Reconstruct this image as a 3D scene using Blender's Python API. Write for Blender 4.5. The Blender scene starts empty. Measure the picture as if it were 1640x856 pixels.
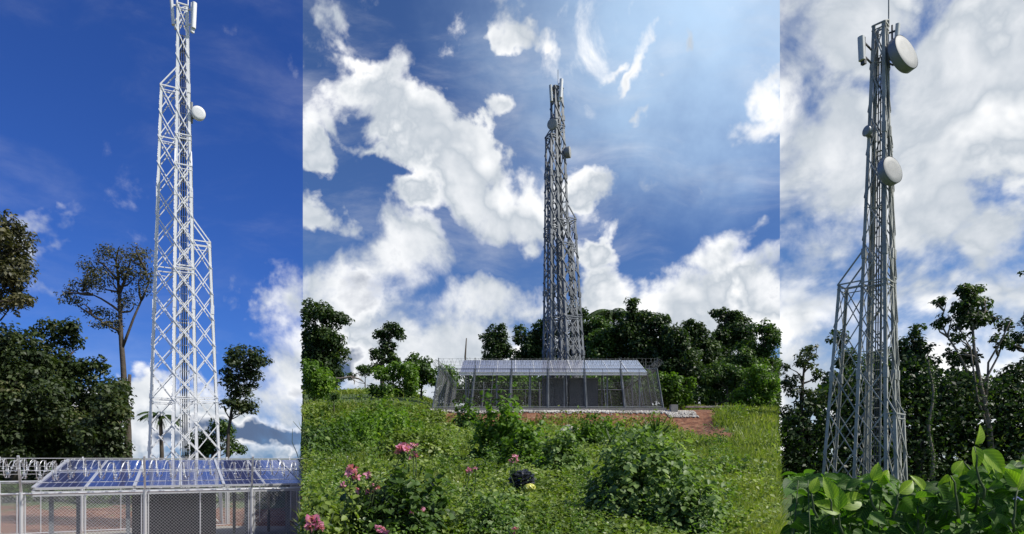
import bpy, math, random
import numpy as np
from mathutils import Vector, Matrix
R = math.radians
C = bpy.context.scene.collection
SC = bpy.context.scene
CAMZ, HOR, F, CX = 1.7, 735.0, 1000.0, 820.0

# ------------------------------------------------------------------ camera
cd = bpy.data.cameras.new('camera'); cam = bpy.data.objects.new('camera', cd); C.objects.link(cam)
cam.location = (0, 0, CAMZ); cam.rotation_euler = (R(90), 0, 0)
cd.sensor_fit = 'HORIZONTAL'; cd.sensor_width = 36; cd.lens = 36 * F / 1640
cd.shift_y = (HOR - 428) / 1640; cd.clip_start = 0.05; cd.clip_end = 12000
SC.camera = cam
SC.view_settings.view_transform = 'Standard'; SC.view_settings.look = 'None'
SC.view_settings.gamma = 1; SC.view_settings.exposure = 0.18; SC.view_settings.use_curve_mapping = False
SC.render.engine = 'CYCLES'
SC.cycles.max_bounces = 4; SC.cycles.transparent_max_bounces = 6
SC.cycles.diffuse_bounces = 2; SC.cycles.glossy_bounces = 2; SC.cycles.transmission_bounces = 3

# ------------------------------------------------------------------ sun and sky
SUN_AZ, SUN_EL, SUN_STR, SKY_STR = 102.0, 48.0, 4.4, 0.1
sl = bpy.data.lights.new('sun', 'SUN'); so = bpy.data.objects.new('sun', sl); C.objects.link(so)
sl.energy = SUN_STR; sl.angle = R(0.5); sl.color = (1, 0.95, 0.87)
sv = Vector((math.sin(R(SUN_AZ)) * math.cos(R(SUN_EL)), math.cos(R(SUN_AZ)) * math.cos(R(SUN_EL)), math.sin(R(SUN_EL))))
so.rotation_euler = sv.to_track_quat('Z', 'Y').to_euler(); so.location = sv * 60

world = bpy.data.worlds.new('World'); SC.world = world; world.use_nodes = True
NT = world.node_tree; NT.nodes.clear(); L = NT.links
def nd(t, **k):
    n = NT.nodes.new(t)
    for a, b in k.items(): setattr(n, a, b)
    return n
def plug(n, i, v):
    if isinstance(v, bpy.types.NodeSocket): L.new(v, n.inputs[i])
    elif v is not None: n.inputs[i].default_value = v
def M(op, a, b=None, c=None, clamp=False):
    n = nd('ShaderNodeMath', operation=op, use_clamp=clamp); plug(n, 0, a)
    if b is not None: plug(n, 1, b)
    if c is not None: plug(n, 2, c)
    return n.outputs[0]
def mixc(f, a, b):
    n = nd('ShaderNodeMix', data_type='RGBA'); n.clamp_factor = True
    plug(n, 0, f); plug(n, 6, a); plug(n, 7, b); return n.outputs[2]
def mixf(f, a, b):
    n = nd('ShaderNodeMix', data_type='FLOAT'); plug(n, 0, f); plug(n, 2, a); plug(n, 3, b); return n.outputs[0]
def sstep(v, a, b, o0=0.0, o1=1.0):
    n = nd('ShaderNodeMapRange', interpolation_type='SMOOTHSTEP'); plug(n, 0, v)
    n.inputs[1].default_value = a; n.inputs[2].default_value = b
    n.inputs[3].default_value = o0; n.inputs[4].default_value = o1; return n.outputs[0]
tc = nd('ShaderNodeTexCoord'); D = tc.outputs['Generated']
sx = nd('ShaderNodeSeparateXYZ'); L.new(D, sx.inputs[0])
AZ = M('MULTIPLY', M('ARCTAN2', sx.outputs[0], sx.outputs[1]), 57.29578)
EL = M('MULTIPLY', M('ARCSINE', sx.outputs[2]), 57.29578)
ae = nd('ShaderNodeCombineXYZ'); L.new(AZ, ae.inputs[0]); L.new(EL, ae.inputs[1])
wz = nd('ShaderNodeTexNoise'); L.new(D, wz.inputs['Vector']); wz.inputs['Scale'].default_value = 7.0; wz.inputs['Detail'].default_value = 5; wz.inputs['Roughness'].default_value = .6
w1 = nd('ShaderNodeVectorMath', operation='SUBTRACT'); L.new(wz.outputs[1], w1.inputs[0]); w1.inputs[1].default_value = (.5, .5, .5)
w2 = nd('ShaderNodeVectorMath', operation='MULTIPLY_ADD'); L.new(w1.outputs[0], w2.inputs[0]); w2.inputs[1].default_value = (13, 11, 0); L.new(ae.outputs[0], w2.inputs[2]); AE = w2.outputs[0]
def px2ae(u, v):
    x, y, z = (u - CX) / F, 1.0, (HOR - v) / F
    return math.degrees(math.atan2(x, y)), math.degrees(math.atan2(z, math.hypot(x, y)))
def blob(u, v, ru, rv, rot=0.0):           # an ellipse of the sky, given by direction; rot in degrees
    a, e = px2ae(u, v); a1, _ = px2ae(u + 10, v); _, e1 = px2ae(u, v - 10)
    mp = nd('ShaderNodeMapping', vector_type='TEXTURE'); L.new(AE, mp.inputs[0])
    mp.inputs[1].default_value = (a, e, 0); mp.inputs[2].default_value = (0, 0, R(rot))
    mp.inputs[3].default_value = (ru * (a1 - a) / 10, rv * (e1 - e) / 10, 1)
    g = nd('ShaderNodeTexGradient', gradient_type='SPHERICAL'); L.new(mp.outputs[0], g.inputs[0])
    return g.outputs[1]
def field(lst):
    acc = None
    for b in lst:
        g = M('MULTIPLY', blob(*b[:5]), b[5] if len(b) > 5 else 1.0)
        if acc is None: acc = g
        else:
            n = nd('ShaderNodeMath', operation='SMOOTH_MAX'); plug(n, 0, acc); plug(n, 1, g); n.inputs[2].default_value = 0.2
            acc = n.outputs[0]
    return acc
def noise(vec, scale, detail, rough=0.55, dist=0.0, off=(0, 0, 0)):
    mp = nd('ShaderNodeMapping'); L.new(vec, mp.inputs[0]); mp.inputs[1].default_value = off
    n = nd('ShaderNodeTexNoise'); L.new(mp.outputs[0], n.inputs['Vector'])
    n.inputs['Scale'].default_value = scale; n.inputs['Detail'].default_value = detail
    n.inputs['Roughness'].default_value = rough; n.inputs['Distortion'].default_value = dist
    return n
wn = noise(D, 3.0, 2.0)
vs = nd('ShaderNodeVectorMath', operation='SUBTRACT'); L.new(wn.outputs[1], vs.inputs[0]); vs.inputs[1].default_value = (.5, .5, .5)
vm = nd('ShaderNodeVectorMath', operation='SCALE'); L.new(vs.outputs[0], vm.inputs[0]); vm.inputs['Scale'].default_value = 0.16
va = nd('ShaderNodeVectorMath', operation='ADD'); L.new(D, va.inputs[0]); L.new(vm.outputs[0], va.inputs[1])
DW = va.outputs[0]
n1 = noise(DW, 6.5, 9, 0.6).outputs[0]
n2 = noise(DW, 6.5, 6, 0.6, off=(0.012, 0.004, 0.016)).outputs[0]
vo = nd('ShaderNodeTexVoronoi', feature='SMOOTH_F1'); L.new(DW, vo.inputs['Vector'])
vo.inputs['Scale'].default_value = 20; vo.inputs['Detail'].default_value = 2.5; vo.inputs['Smoothness'].default_value = 0.5
puff = M('SUBTRACT', 0.5, vo.outputs[0])
LEFT = [(70, 395, 60, 80, 20, .9), (60, 450, 70, 60, 0, .6), (365, 450, 60, 60, 30, .5), (250, 640, 150, 95, 0, 1.1),
        (450, 480, 70, 90, 0, .85), (455, 600, 130, 110, 0, 1.2), (300, 700, 330, 80, 0, 1.2), (30, 700, 200, 90, 0, .7), (350, 560, 60, 40, 0, .5)]
MID = [(585, 120, 115, 80, 35, 1.0), (575, 80, 60, 40, 10, .8), (645, 195, 150, 95, -35, 1.1), (760, 285, 190, 110, -38, 1.2), (830, 330, 120, 90, -20, 1.1),
       (935, 300, 75, 50, 0, .95), (815, 25, 80, 55, -20, .95), (800, 180, 55, 60, 30, .75), (510, 20, 50, 60, 0, .6), (530, 210, 90, 60, -30, .55),
       (500, 250, 50, 50, 0, .85), (510, 330, 80, 50, -25, .9), (650, 325, 60, 45, 0, .85), (600, 240, 130, 30, -10, .65),
       (640, 430, 130, 105, 0, 1.25), (560, 480, 130, 90, 0, 1.3), (760, 500, 180, 70, 0, 1.3), (700, 560, 300, 120, 0, 1.3), (500, 540, 120, 120, 0, 1.2),
       (970, 425, 62, 50, 0, 1.2), (990, 500, 110, 70, 0, 1.2), (1150, 410, 75, 70, 0, 1.15), (1180, 480, 180, 85, 0, 1.3), (1080, 520, 240, 90, 0, 1.3),
       (1245, 430, 60, 50, 0, .95), (970, 640, 800, 80, 0, 1.2), (820, 405, 50, 40, 0, .65),
       (1000, 110, 70, 34, 55, .6), (965, 95, 45, 25, 0, .5), (1100, 95, 34, 50, -20, .65), (1030, 170, 36, 30, 40, .55), (1230, 150, 45, 60, 0, .85), (1215, 210, 60, 45, 0, .75),
       (1200, 80, 60, 20, 20, .5), (1085, 300, 110, 30, -10, .45), (1200, 365, 30, 24, 0, .5), (1020, 12, 40, 20, 0, .4), (1115, 5, 40, 18, 0, .4)]
RIGHT = [(1330, 60, 190, 150, 0, 1.1), (1320, 260, 190, 170, 0, 1.1), (1560, 120, 190, 170, 0, 1.15), (1480, 340, 120, 110, 0, 1.0), (1600, 210, 150, 80, 0, 1.0),
         (1580, 370, 130, 80, 20, .9), (1300, 490, 110, 80, 0, .85), (1290, 630, 120, 120, 0, .8), (1480, 470, 120, 60, 0, .7), (1590, 480, 120, 90, 0, .7), (1640, 40, 120, 120, 0, .7), (1450, 640, 300, 80, 0, .9)]
DARKL = [(440, 690, 170, 60, 0, .5), (250, 700, 140, 70, 0, .4)]
DARKM = [(545, 560, 180, 60, 0, .5), (700, 545, 190, 50, 0, .6), (560, 480, 140, 60, 0, .3), (820, 480, 180, 60, 0, .5), (1190, 475, 160, 60, 0, .5),
         (690, 250, 200, 90, -35, .42), (810, 340, 120, 80, 0, .4), (1000, 480, 110, 60, 0, .4), (620, 150, 130, 100, 0, .4)]
DARKR = [(1320, 60, 230, 180, 0, .5), (1600, 110, 220, 150, 0, .45), (1310, 270, 220, 200, 0, .42), (1500, 200, 200, 140, 0, .3)]
aL, aR = px2ae(485, 500)[0], px2ae(1249, 500)[0]
isL = M('LESS_THAN', AZ, aL); isR = M('GREATER_THAN', AZ, aR)
behind = M('GREATER_THAN', M('ABSOLUTE', AZ), 45.0)
def sect(l, m, r): return mixf(isR, mixf(isL, m, l), r)
B = sect(field(LEFT), field(MID), field(RIGHT)); B = M('MULTIPLY', M('POWER', B, 0.75), 1.45); B = mixf(behind, B, 0.35)
DK = sect(field(DARKL), field(DARKM), field(DARKR)); DK = mixf(behind, DK, 0.2)
nh = noise(DW, 17.0, 6, 0.62, off=(3, 5, 1)).outputs[0]
f0 = M('ADD', M('ADD', M('MULTIPLY', M('SUBTRACT', n1, 0.5), 2.5), M('MULTIPLY', M('SUBTRACT', nh, 0.5), 1.1)), M('MULTIPLY', puff, 0.42))
f1 = M('ADD', f0, B)
nl = noise(D, 3.2, 3, 0.5, off=(4, 2, 7)).outputs[0]                 # slow billows, for softness and for grey bellies
soft = M('ADD', sect(0.6, 0.34, 0.7), M('MULTIPLY', sstep(nl, .36, .64), 0.6))
den = M('DIVIDE', M('SUBTRACT', f1, sect(.36, .30, -.22)), soft, clamp=True)
den = M('MULTIPLY', M('MULTIPLY', den, den), M('SUBTRACT', 3.0, M('MULTIPLY', den, 2.0)))
r1 = noise(DW, 6.5, 4.0, 0.52).outputs[0]; r2 = noise(DW, 6.5, 4.0, 0.52, off=(0.05, -0.01, 0.075)).outputs[0]
nb = noise(DW, 9.0, 5, 0.5, off=(9, 1, 3)).outputs[0]
relief = M('MULTIPLY', M('SUBTRACT', r1, r2), 1.9)
thick = sstep(f1, 0.5, 1.7)
br = M('SUBTRACT', M('ADD', 0.92, relief), M('MULTIPLY', thick, M('ADD', 0.12, M('MULTIPLY', sstep(nb, .36, .66), 0.52))))
br = M('ADD', br, M('MULTIPLY', puff, 0.22))
br = M('SUBTRACT', br, M('MULTIPLY', DK, M('ADD', 0.62, M('MULTIPLY', M('SUBTRACT', nb, .5), .9))))
def smth(op, a, b, c): 
    n = nd('ShaderNodeMath', operation=op); plug(n, 0, a); plug(n, 1, b); n.inputs[2].default_value = c; return n.outputs[0]
br = M('ADD', br, M('MULTIPLY', M('SUBTRACT', nh, .5), .35))
br = smth('SMOOTH_MAX', br, M('ADD', 0.44, M('MULTIPLY', M('SUBTRACT', noise(DW, 7, 7, .55, off=(1, 8, 2)).outputs[0], .5), 2.0)), .35)
br = smth('SMOOTH_MIN', br, 1.0, .2)
ST = sect(field([(440, 704, 170, 40, 0, 1.0), (250, 708, 130, 40, 0, .7)]), blob(545, 578, 160, 46), blob(1500, 900, 60, 60)); ST = mixf(behind, ST, 0.0)
br = M('SUBTRACT', br, M('MULTIPLY', ST, 1.0))
br = M('MINIMUM', M('MAXIMUM', br, 0.0), 1.0)
cr = nd('ShaderNodeValToRGB'); L.new(br, cr.inputs[0])
for p_, c_ in ((0.0, (.10, .15, .26)), (.3, (.25, .31, .40)), (.65, (.50, .55, .61)), (1.0, (.84, .855, .88))):
    if p_ in (0.0, 1.0): e_ = cr.color_ramp.elements[0 if p_ == 0 else 1]
    else: e_ = cr.color_ramp.elements.new(p_)
    e_.color = c_ + (1,)
cs = nd('ShaderNodeVectorMath', operation='SCALE'); L.new(cr.outputs[0], cs.inputs[0]); cs.inputs['Scale'].default_value = 1 / SKY_STR
sky = nd('ShaderNodeTexSky', sky_type='NISHITA'); sky.sun_disc = False
sky.sun_elevation = R(SUN_EL); sky.sun_rotation = R(SUN_AZ); sky.dust_density = 0.3; sky.ozone_density = 2.0
tn = nd('ShaderNodeMix', data_type='RGBA', blend_type='MULTIPLY'); plug(tn, 0, 1.0); L.new(sky.outputs[0], tn.inputs[6])
TL, TM, TR = (0.22, .43, .98, 1), (0.43, 0.60, .92, 1), (0.42, 0.62, .92, 1)
glow = sstep(blob(1110, -20, 520, 520), 0.0, 1.0)
tm = mixc(glow, TM, (4.2, 3.5, 2.6, 1))
L.new(mixc(isR, mixc(isL, tm, TL), TR), tn.inputs[7])
ms_ = nd('ShaderNodeMapping'); L.new(DW, ms_.inputs[0]); ms_.inputs[2].default_value = (0.3, 0.6, 0.2); ms_.inputs[3].default_value = (1.2, 3.0, 5.0)
veil = M('MULTIPLY', sstep(noise(ms_.outputs[0], 2.2, 8, 0.62).outputs[0], .44, .78), sect(.10, .42, .55))
den = M('MAXIMUM', den, veil)
fin = mixc(den, tn.outputs[2], cs.outputs[0])
bg = nd('ShaderNodeBackground'); bg.inputs[1].default_value = SKY_STR; L.new(fin, bg.inputs[0])
wo = nd('ShaderNodeOutputWorld'); L.new(bg.outputs[0], wo.inputs[0])
world.cycles.sampling_method = 'MANUAL'; world.cycles.sample_map_resolution = 256

# ------------------------------------------------------------------ helpers
def W(u, v, Y): return Vector(((u - CX) / F * Y, Y, CAMZ + (HOR - v) / F * Y))
def sm(a, b, t):
    t = np.clip((np.asarray(t, float) - a) / (b - a), 0, 1); return t * t * (3 - 2 * t)
def vnoise(x, y, s, seed=0):
    x = np.asarray(x, float) / s; y = np.asarray(y, float) / s
    xi = np.floor(x); yi = np.floor(y); fx = x - xi; fy = y - yi
    fx = fx * fx * (3 - 2 * fx); fy = fy * fy * (3 - 2 * fy)
    def h(a, b):
        t = np.sin(a * 127.1 + b * 311.7 + seed * 17.3) * 43758.5453; return t - np.floor(t)
    return (h(xi, yi) * (1 - fx) + h(xi + 1, yi) * fx) * (1 - fy) + (h(xi, yi + 1) * (1 - fx) + h(xi + 1, yi + 1) * fx) * fy
def terr(x, y):
    x = np.asarray(x, float); y = np.asarray(y, float)
    r = np.hypot(x, y); az = np.arctan2(x, y)
    Y = r * np.maximum(np.cos(az), 0.5)
    u = CX + F * np.tan(np.clip(az, -1.3, 1.3))
    mid = np.interp(Y, [0, 4, 8, 20, 34.5, 36.2, 38.2, 52, 75, 130, 220], [0, .3, .70, 1.75, 3.15, 3.75, 4.6, 5.75, 7.6, 4, 0])
    lump = np.interp(Y, [0, 36, 50, 66, 80, 150], [0, 0, 1.0, 1.9, 1.9, 0]) * (1 - sm(650, 720, u))
    bank = np.interp(Y, [30, 35, 37.5, 40], [0, .55, 0.1, 0]) * np.maximum(1 - sm(640, 700, u), sm(1120, 1160, u))
    mid = mid + lump + bank + (vnoise(x, y, 2.3) - .5) * .16 * sm(3, 8, Y)
    left = np.interp(Y, [0, 8, 13, 22, 26, 34, 60], [0, -.5, -.9, -.9, -.75, -.25, -.15]) + (vnoise(x, y, 3.1) - .5) * .1
    rgt = np.interp(Y, [0, 3, 10, 22, 60], [0, 0.05, 0.3, 0.45, 0.3]) + (vnoise(x, y, 3.1) - .5) * .1
    wl = 1 - sm(479, 485.5, u); wr = sm(1245, 1251, u)
    back = sm(1.35, 1.6, np.abs(az))
    z = mid * (1 - wl) * (1 - wr) + left * wl + rgt * wr
    return z * (1 - back)
def tz(x, y): return float(terr(x, y))

MATS = {}
def mat(name, col, rough=0.6, metal=0.0, spec=None, noise_=None, bump=None):
    if name in MATS: return MATS[name]
    m = bpy.data.materials.new(name); m.use_nodes = True; nt = m.node_tree; p = nt.nodes['Principled BSDF']
    p.inputs['Base Color'].default_value = (*col, 1); p.inputs['Roughness'].default_value = rough; p.inputs['Metallic'].default_value = metal
    if spec is not None: p.inputs['Specular IOR Level'].default_value = spec
    if noise_:
        sc, amt, c2 = noise_
        t = nt.nodes.new('ShaderNodeTexCoord'); n = nt.nodes.new('ShaderNodeTexNoise'); n.inputs['Scale'].default_value = sc; n.inputs['Detail'].default_value = 7
        n.inputs['Roughness'].default_value = .65
        nt.links.new(t.outputs['Object'], n.inputs['Vector'])
        r = nt.nodes.new('ShaderNodeMapRange'); nt.links.new(n.outputs[0], r.inputs[0]); r.inputs[1].default_value = .5 - amt; r.inputs[2].default_value = .5 + amt
        x = nt.nodes.new('ShaderNodeMix'); x.data_type = 'RGBA'; nt.links.new(r.outputs[0], x.inputs[0])
        x.inputs[6].default_value = (*col, 1); x.inputs[7].default_value = (*c2, 1); nt.links.new(x.outputs[2], p.inputs['Base Color'])
        if bump:
            b = nt.nodes.new('ShaderNodeBump'); b.inputs['Strength'].default_value = bump; b.inputs['Distance'].default_value = .05
            nt.links.new(n.outputs[0], b.inputs['Height']); nt.links.new(b.outputs[0], p.inputs['Normal'])
    MATS[name] = m; return m
def leafmat(name, dark, light, hue=None, trans=0.35, rough=0.5, veins=False, frac=None):
    m = bpy.data.materials.new(name); m.use_nodes = True; nt = m.node_tree; p = nt.nodes['Principled BSDF']; l = nt.links
    g = nt.nodes.new('ShaderNodeNewGeometry'); t = nt.nodes.new('ShaderNodeTexCoord')
    n = nt.nodes.new('ShaderNodeTexNoise'); n.inputs['Scale'].default_value = 0.55; n.inputs['Detail'].default_value = 4; l.new(t.outputs['Object'], n.inputs['Vector'])
    a = nt.nodes.new('ShaderNodeMath'); a.operation = 'MULTIPLY_ADD'; l.new(g.outputs['Random Per Island'], a.inputs[0]); a.inputs[1].default_value = .7
    s = nt.nodes.new('ShaderNodeMath'); s.operation = 'MULTIPLY_ADD'; l.new(n.outputs[0], s.inputs[0]); s.inputs[1].default_value = 1.9; s.inputs[2].default_value = -.80
    l.new(s.outputs[0], a.inputs[2])
    r = nt.nodes.new('ShaderNodeValToRGB'); l.new(a.outputs[0], r.inputs[0])
    r.color_ramp.elements[0].color = (*dark, 1); r.color_ramp.elements[1].color = (*light, 1); r.color_ramp.elements[1].position = .85
    if hue:
        e = r.color_ramp.elements.new(.97 if frac is None else 1 - frac); e.color = (*hue, 1)
    out = r.outputs[0]
    if veins:
        uv = nt.nodes.new('ShaderNodeSeparateXYZ'); l.new(t.outputs['UV'], uv.inputs[0])
        def mm(op, x, y=None, z=None):
            q = nt.nodes.new('ShaderNodeMath'); q.operation = op
            for i, w in enumerate((x, y, z)):
                if w is None: continue
                if isinstance(w, bpy.types.NodeSocket): l.new(w, q.inputs[i])
                else: q.inputs[i].default_value = w
            return q.outputs[0]
        ab = mm('ABSOLUTE', mm('SUBTRACT', uv.outputs[1], .5))
        side = mm('PINGPONG', mm('SUBTRACT', mm('MULTIPLY', uv.outputs[0], 7.0), mm('MULTIPLY', ab, 5.0)), .5)
        v1 = mm('LESS_THAN', side, .055); v2 = mm('LESS_THAN', ab, .022)
        vv = mm('MULTIPLY', mm('MAXIMUM', v1, v2), .45)
        x = nt.nodes.new('ShaderNodeMix'); x.data_type = 'RGBA'; l.new(vv, x.inputs[0]); l.new(out, x.inputs[6]); x.inputs[7].default_value = (*[min(1, c * 2.2) for c in light], 1)
        out = x.outputs[2]
    l.new(out, p.inputs['Base Color']); p.inputs['Roughness'].default_value = rough; p.inputs['Specular IOR Level'].default_value = .4
    tr = nt.nodes.new('ShaderNodeBsdfTranslucent')
    h = nt.nodes.new('ShaderNodeMix'); h.data_type = 'RGBA'; h.blend_type = 'MULTIPLY'; h.inputs[0].default_value = 1; l.new(out, h.inputs[6]); h.inputs[7].default_value = (1.3, 1.5, .5, 1)
    l.new(h.outputs[2], tr.inputs[0])
    ms = nt.nodes.new('ShaderNodeMixShader'); ms.inputs[0].default_value = trans; l.new(p.outputs[0], ms.inputs[1]); l.new(tr.outputs[0], ms.inputs[2])
    l.new(ms.outputs[0], nt.nodes['Material Output'].inputs[0]); MATS[name] = m; return m

def link(name, me, m, parent=None):
    o = bpy.data.objects.new(name, me); C.objects.link(o)
    if m: me.materials.append(m)
    if parent: o.parent = parent
    return o
def tag(o, label=None, cat=None, group=None, kind=None):
    if label: o['label'] = label
    if cat: o['category'] = cat
    if group: o['group'] = group
    if kind: o['kind'] = kind
    return o
def thing(name, label, cat, loc=(0, 0, 0), rz=0.0, group=None):
    o = bpy.data.objects.new(name, None); C.objects.link(o); o.location = loc; o.rotation_euler = (0, 0, rz); o.empty_display_size = .2
    return tag(o, label, cat, group)
class MB:
    """collects boxes, beams and tubes; build() links them as one mesh"""
    def __init__(s): s.v = []; s.f = []
    def add(s, vs, fs):
        b = len(s.v); s.v.extend([tuple(x) for x in vs]); s.f.extend([tuple(b + i for i in f) for f in fs]); return s
    def box(s, c, d, rot=None):
        c = Vector(c); h = Vector(d) / 2; vs = []
        for k in range(8):
            p = Vector((h.x * (1 if k & 1 else -1), h.y * (1 if k & 2 else -1), h.z * (1 if k & 4 else -1)))
            if rot: p = rot @ p
            vs.append(c + p)
        return s.add(vs, [(0, 2, 3, 1), (4, 5, 7, 6), (0, 1, 5, 4), (2, 6, 7, 3), (0, 4, 6, 2), (1, 3, 7, 5)])
    def prism(s, p0, p1, sec, up=None):
        p0 = Vector(p0); p1 = Vector(p1); d = (p1 - p0)
        if d.length < 1e-6: return s
        d.normalize(); up = Vector(up) if up is not None else (Vector((0, 0, 1)) if abs(d.z) < .9 else Vector((0, 1, 0)))
        a = d.cross(up).normalized(); b = a.cross(d)
        n = len(sec); vs = [p0 + a * x + b * y for x, y in sec] + [p1 + a * x + b * y for x, y in sec]
        fs = [(i, (i + 1) % n, n + (i + 1) % n, n + i) for i in range(n)] + [tuple(range(n - 1, -1, -1)), tuple(range(n, 2 * n))]
        return s.add(vs, fs)
    def beam(s, p0, p1, w, h=None, up=None):
        h = h or w; return s.prism(p0, p1, [(-w / 2, -h / 2), (w / 2, -h / 2), (w / 2, h / 2), (-w / 2, h / 2)], up)
    def angle(s, p0, p1, w, t, dx, dy):      # an L-section leg opening towards (-dx,-dy)
        sec = [(0, 0), (w, 0), (w, t), (t, t), (t, w), (0, w)]
        p0 = Vector(p0); p1 = Vector(p1)
        vs = [p0 + Vector((-dx * x, -dy * y, 0)) for x, y in sec] + [p1 + Vector((-dx * x, -dy * y, 0)) for x, y in sec]
        n = 6; fs = [(i, (i + 1) % n, n + (i + 1) % n, n + i) for i in range(n)] + [tuple(range(n)), tuple(range(2 * n - 1, n - 1, -1))]
        return s.add(vs, fs)
    def rod(s, p0, p1, r, n=3): return s.prism(p0, p1, [(r * math.cos(2 * math.pi * k / n), r * math.sin(2 * math.pi * k / n)) for k in range(n)])
    def tube(s, pts, rad, n=6):
        pts = [Vector(p) for p in pts]; rad = rad if hasattr(rad, '__len__') else [rad] * len(pts); vs = []; prev = None
        for i, p in enumerate(pts):
            d = (pts[min(i + 1, len(pts) - 1)] - pts[max(i - 1, 0)]).normalized()
            if prev is None: prev = d.cross(Vector((0.3, 1, .2))).normalized()
            a = (prev - d * prev.dot(d)).normalized(); prev = a; b = d.cross(a)
            for k in range(n):
                t = 2 * math.pi * k / n; vs.append(p + (a * math.cos(t) + b * math.sin(t)) * rad[i])
        fs = []
        for i in range(len(pts) - 1):
            for k in range(n):
                a0 = i * n + k; a1 = i * n + (k + 1) % n; fs.append((a0, a1, a1 + n, a0 + n))
        fs += [tuple(range(n - 1, -1, -1)), tuple(range(len(vs) - n, len(vs)))]
        return s.add(vs, fs)
    def lathe(s, c, axis, prof, n=24, refv=None):      # prof: (distance along axis, radius)
        c = Vector(c); ax = Vector(axis).normalized(); a = ax.orthogonal().normalized(); b = ax.cross(a); vs = []
        for t, r in prof:
            for k in range(n):
                q = 2 * math.pi * k / n; vs.append(c + ax * t + (a * math.cos(q) + b * math.sin(q)) * max(r, 1e-4))
        fs = [(i * n + k, i * n + (k + 1) % n, (i + 1) * n + (k + 1) % n, (i + 1) * n + k) for i in range(len(prof) - 1) for k in range(n)]
        return s.add(vs, fs)
    def build(s, name, m, parent=None, smooth=False):
        me = bpy.data.meshes.new(name); me.from_pydata(s.v, [], s.f); me.update()
        if smooth: me.polygons.foreach_set('use_smooth', [True] * len(me.polygons))
        return link(name, me, m, parent)
def npmesh(name, V, Fq, m, parent=None, smooth=False, uv=None):
    me = bpy.data.meshes.new(name); V = np.ascontiguousarray(V, dtype=np.float32); Fq = np.ascontiguousarray(Fq, dtype=np.int32)
    k = Fq.shape[1]; me.vertices.add(len(V)); me.vertices.foreach_set('co', V.ravel())
    me.loops.add(Fq.size); me.loops.foreach_set('vertex_index', Fq.ravel())
    me.polygons.add(len(Fq)); me.polygons.foreach_set('loop_start', np.arange(0, Fq.size, k, dtype=np.int32))
    me.update(calc_edges=True)
    if smooth: me.polygons.foreach_set('use_smooth', np.ones(len(Fq), bool))
    if uv is not None:
        u = me.uv_layers.new(name='UVMap'); u.data.foreach_set('uv', np.ascontiguousarray(uv[Fq.ravel()], dtype=np.float32).ravel())
    return link(name, me, m, parent)
KITE = (np.array([(0, 0, 0), (.45, .5, .10), (1, 0, -.05), (.45, -.5, .10)]), np.array([(0, 1, 2, 3)]))
LEAF = (np.array([(0, 0, 0), (.22, .42, .07), (.62, .42, .06), (1, 0, -.16), (.62, -.42, .06), (.22, -.42, .07)]), np.array([(0, 3, 2, 1), (0, 5, 4, 3)]))
def herotemplate():
    xs = [0, .06, .18, .34, .5, .66, .8, .91, 1.0]; ws = [0.02, .2, .4, .49, .48, .40, .27, .12, .003]; V = []; UV = []
    for x, w in zip(xs, ws):
        for t in (-1, -.5, 0, .5, 1):
            V.append((x, w * t, .13 * abs(t) * w * 2 - .28 * x * x + .02 * math.sin(x * 19 + t * 3) * abs(t))); UV.append((x, .5 + t * w / 1.0))
    Fs = [(i * 5 + k, i * 5 + k + 1, i * 5 + k + 6, i * 5 + k + 5) for i in range(8) for k in range(4)]
    return np.array(V), np.array(Fs), np.array(UV)
HV, HF, HUV = herotemplate()
BLADE = (np.array([(0, .5, 0), (0, -.5, 0), (.55, -.34, .05), (.55, .34, .05), (1, .02, .28), (1, -.02, .28)]), np.array([(0, 1, 2, 3), (3, 2, 5, 4)]))
def leafcloud(name, P, Dr, N, size, width, m, parent=None, tmpl=KITE, smooth=False, uv=None):
    """one mesh of many leaves: P roots, Dr direction of each leaf, N its face normal"""
    P = np.asarray(P, float); Dr = Dr / (np.linalg.norm(Dr, axis=1, keepdims=True) + 1e-9)
    S = np.cross(N, Dr); S /= (np.linalg.norm(S, axis=1, keepdims=True) + 1e-9); Nn = np.cross(Dr, S)
    T, Fq = tmpl; size = np.broadcast_to(size, (len(P),)); width = np.broadcast_to(width, (len(P),))
    V = (P[:, None] + Dr[:, None] * (T[None, :, 0:1] * size[:, None, None]) + S[:, None] * (T[None, :, 1:2] * (size * width)[:, None, None])
         + Nn[:, None] * (T[None, :, 2:3] * size[:, None, None]))
    k = len(T); FF = (Fq[None] + (np.arange(len(P)) * k)[:, None, None]).reshape(-1, Fq.shape[1])
    U = np.tile(uv, (len(P), 1)) if uv is not None else None
    return npmesh(name, V.reshape(-1, 3), FF, m, parent, smooth, U)
def rnd3(g, n):
    v = g.normal(size=(n, 3)); return v / np.linalg.norm(v, axis=1, keepdims=True)
def clip_seam(P, side, pad=0.0):       # a crown that was cut back on one side
    if side is None: return np.ones(len(P), bool)
    u = CX + F * P[:, 0] / P[:, 1]
    return (u > 485 + pad) & (u < 1249 - pad) if side == 'mid' else ((u < 484 - pad) if side == 'left' else (u > 1251 + pad))

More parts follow.
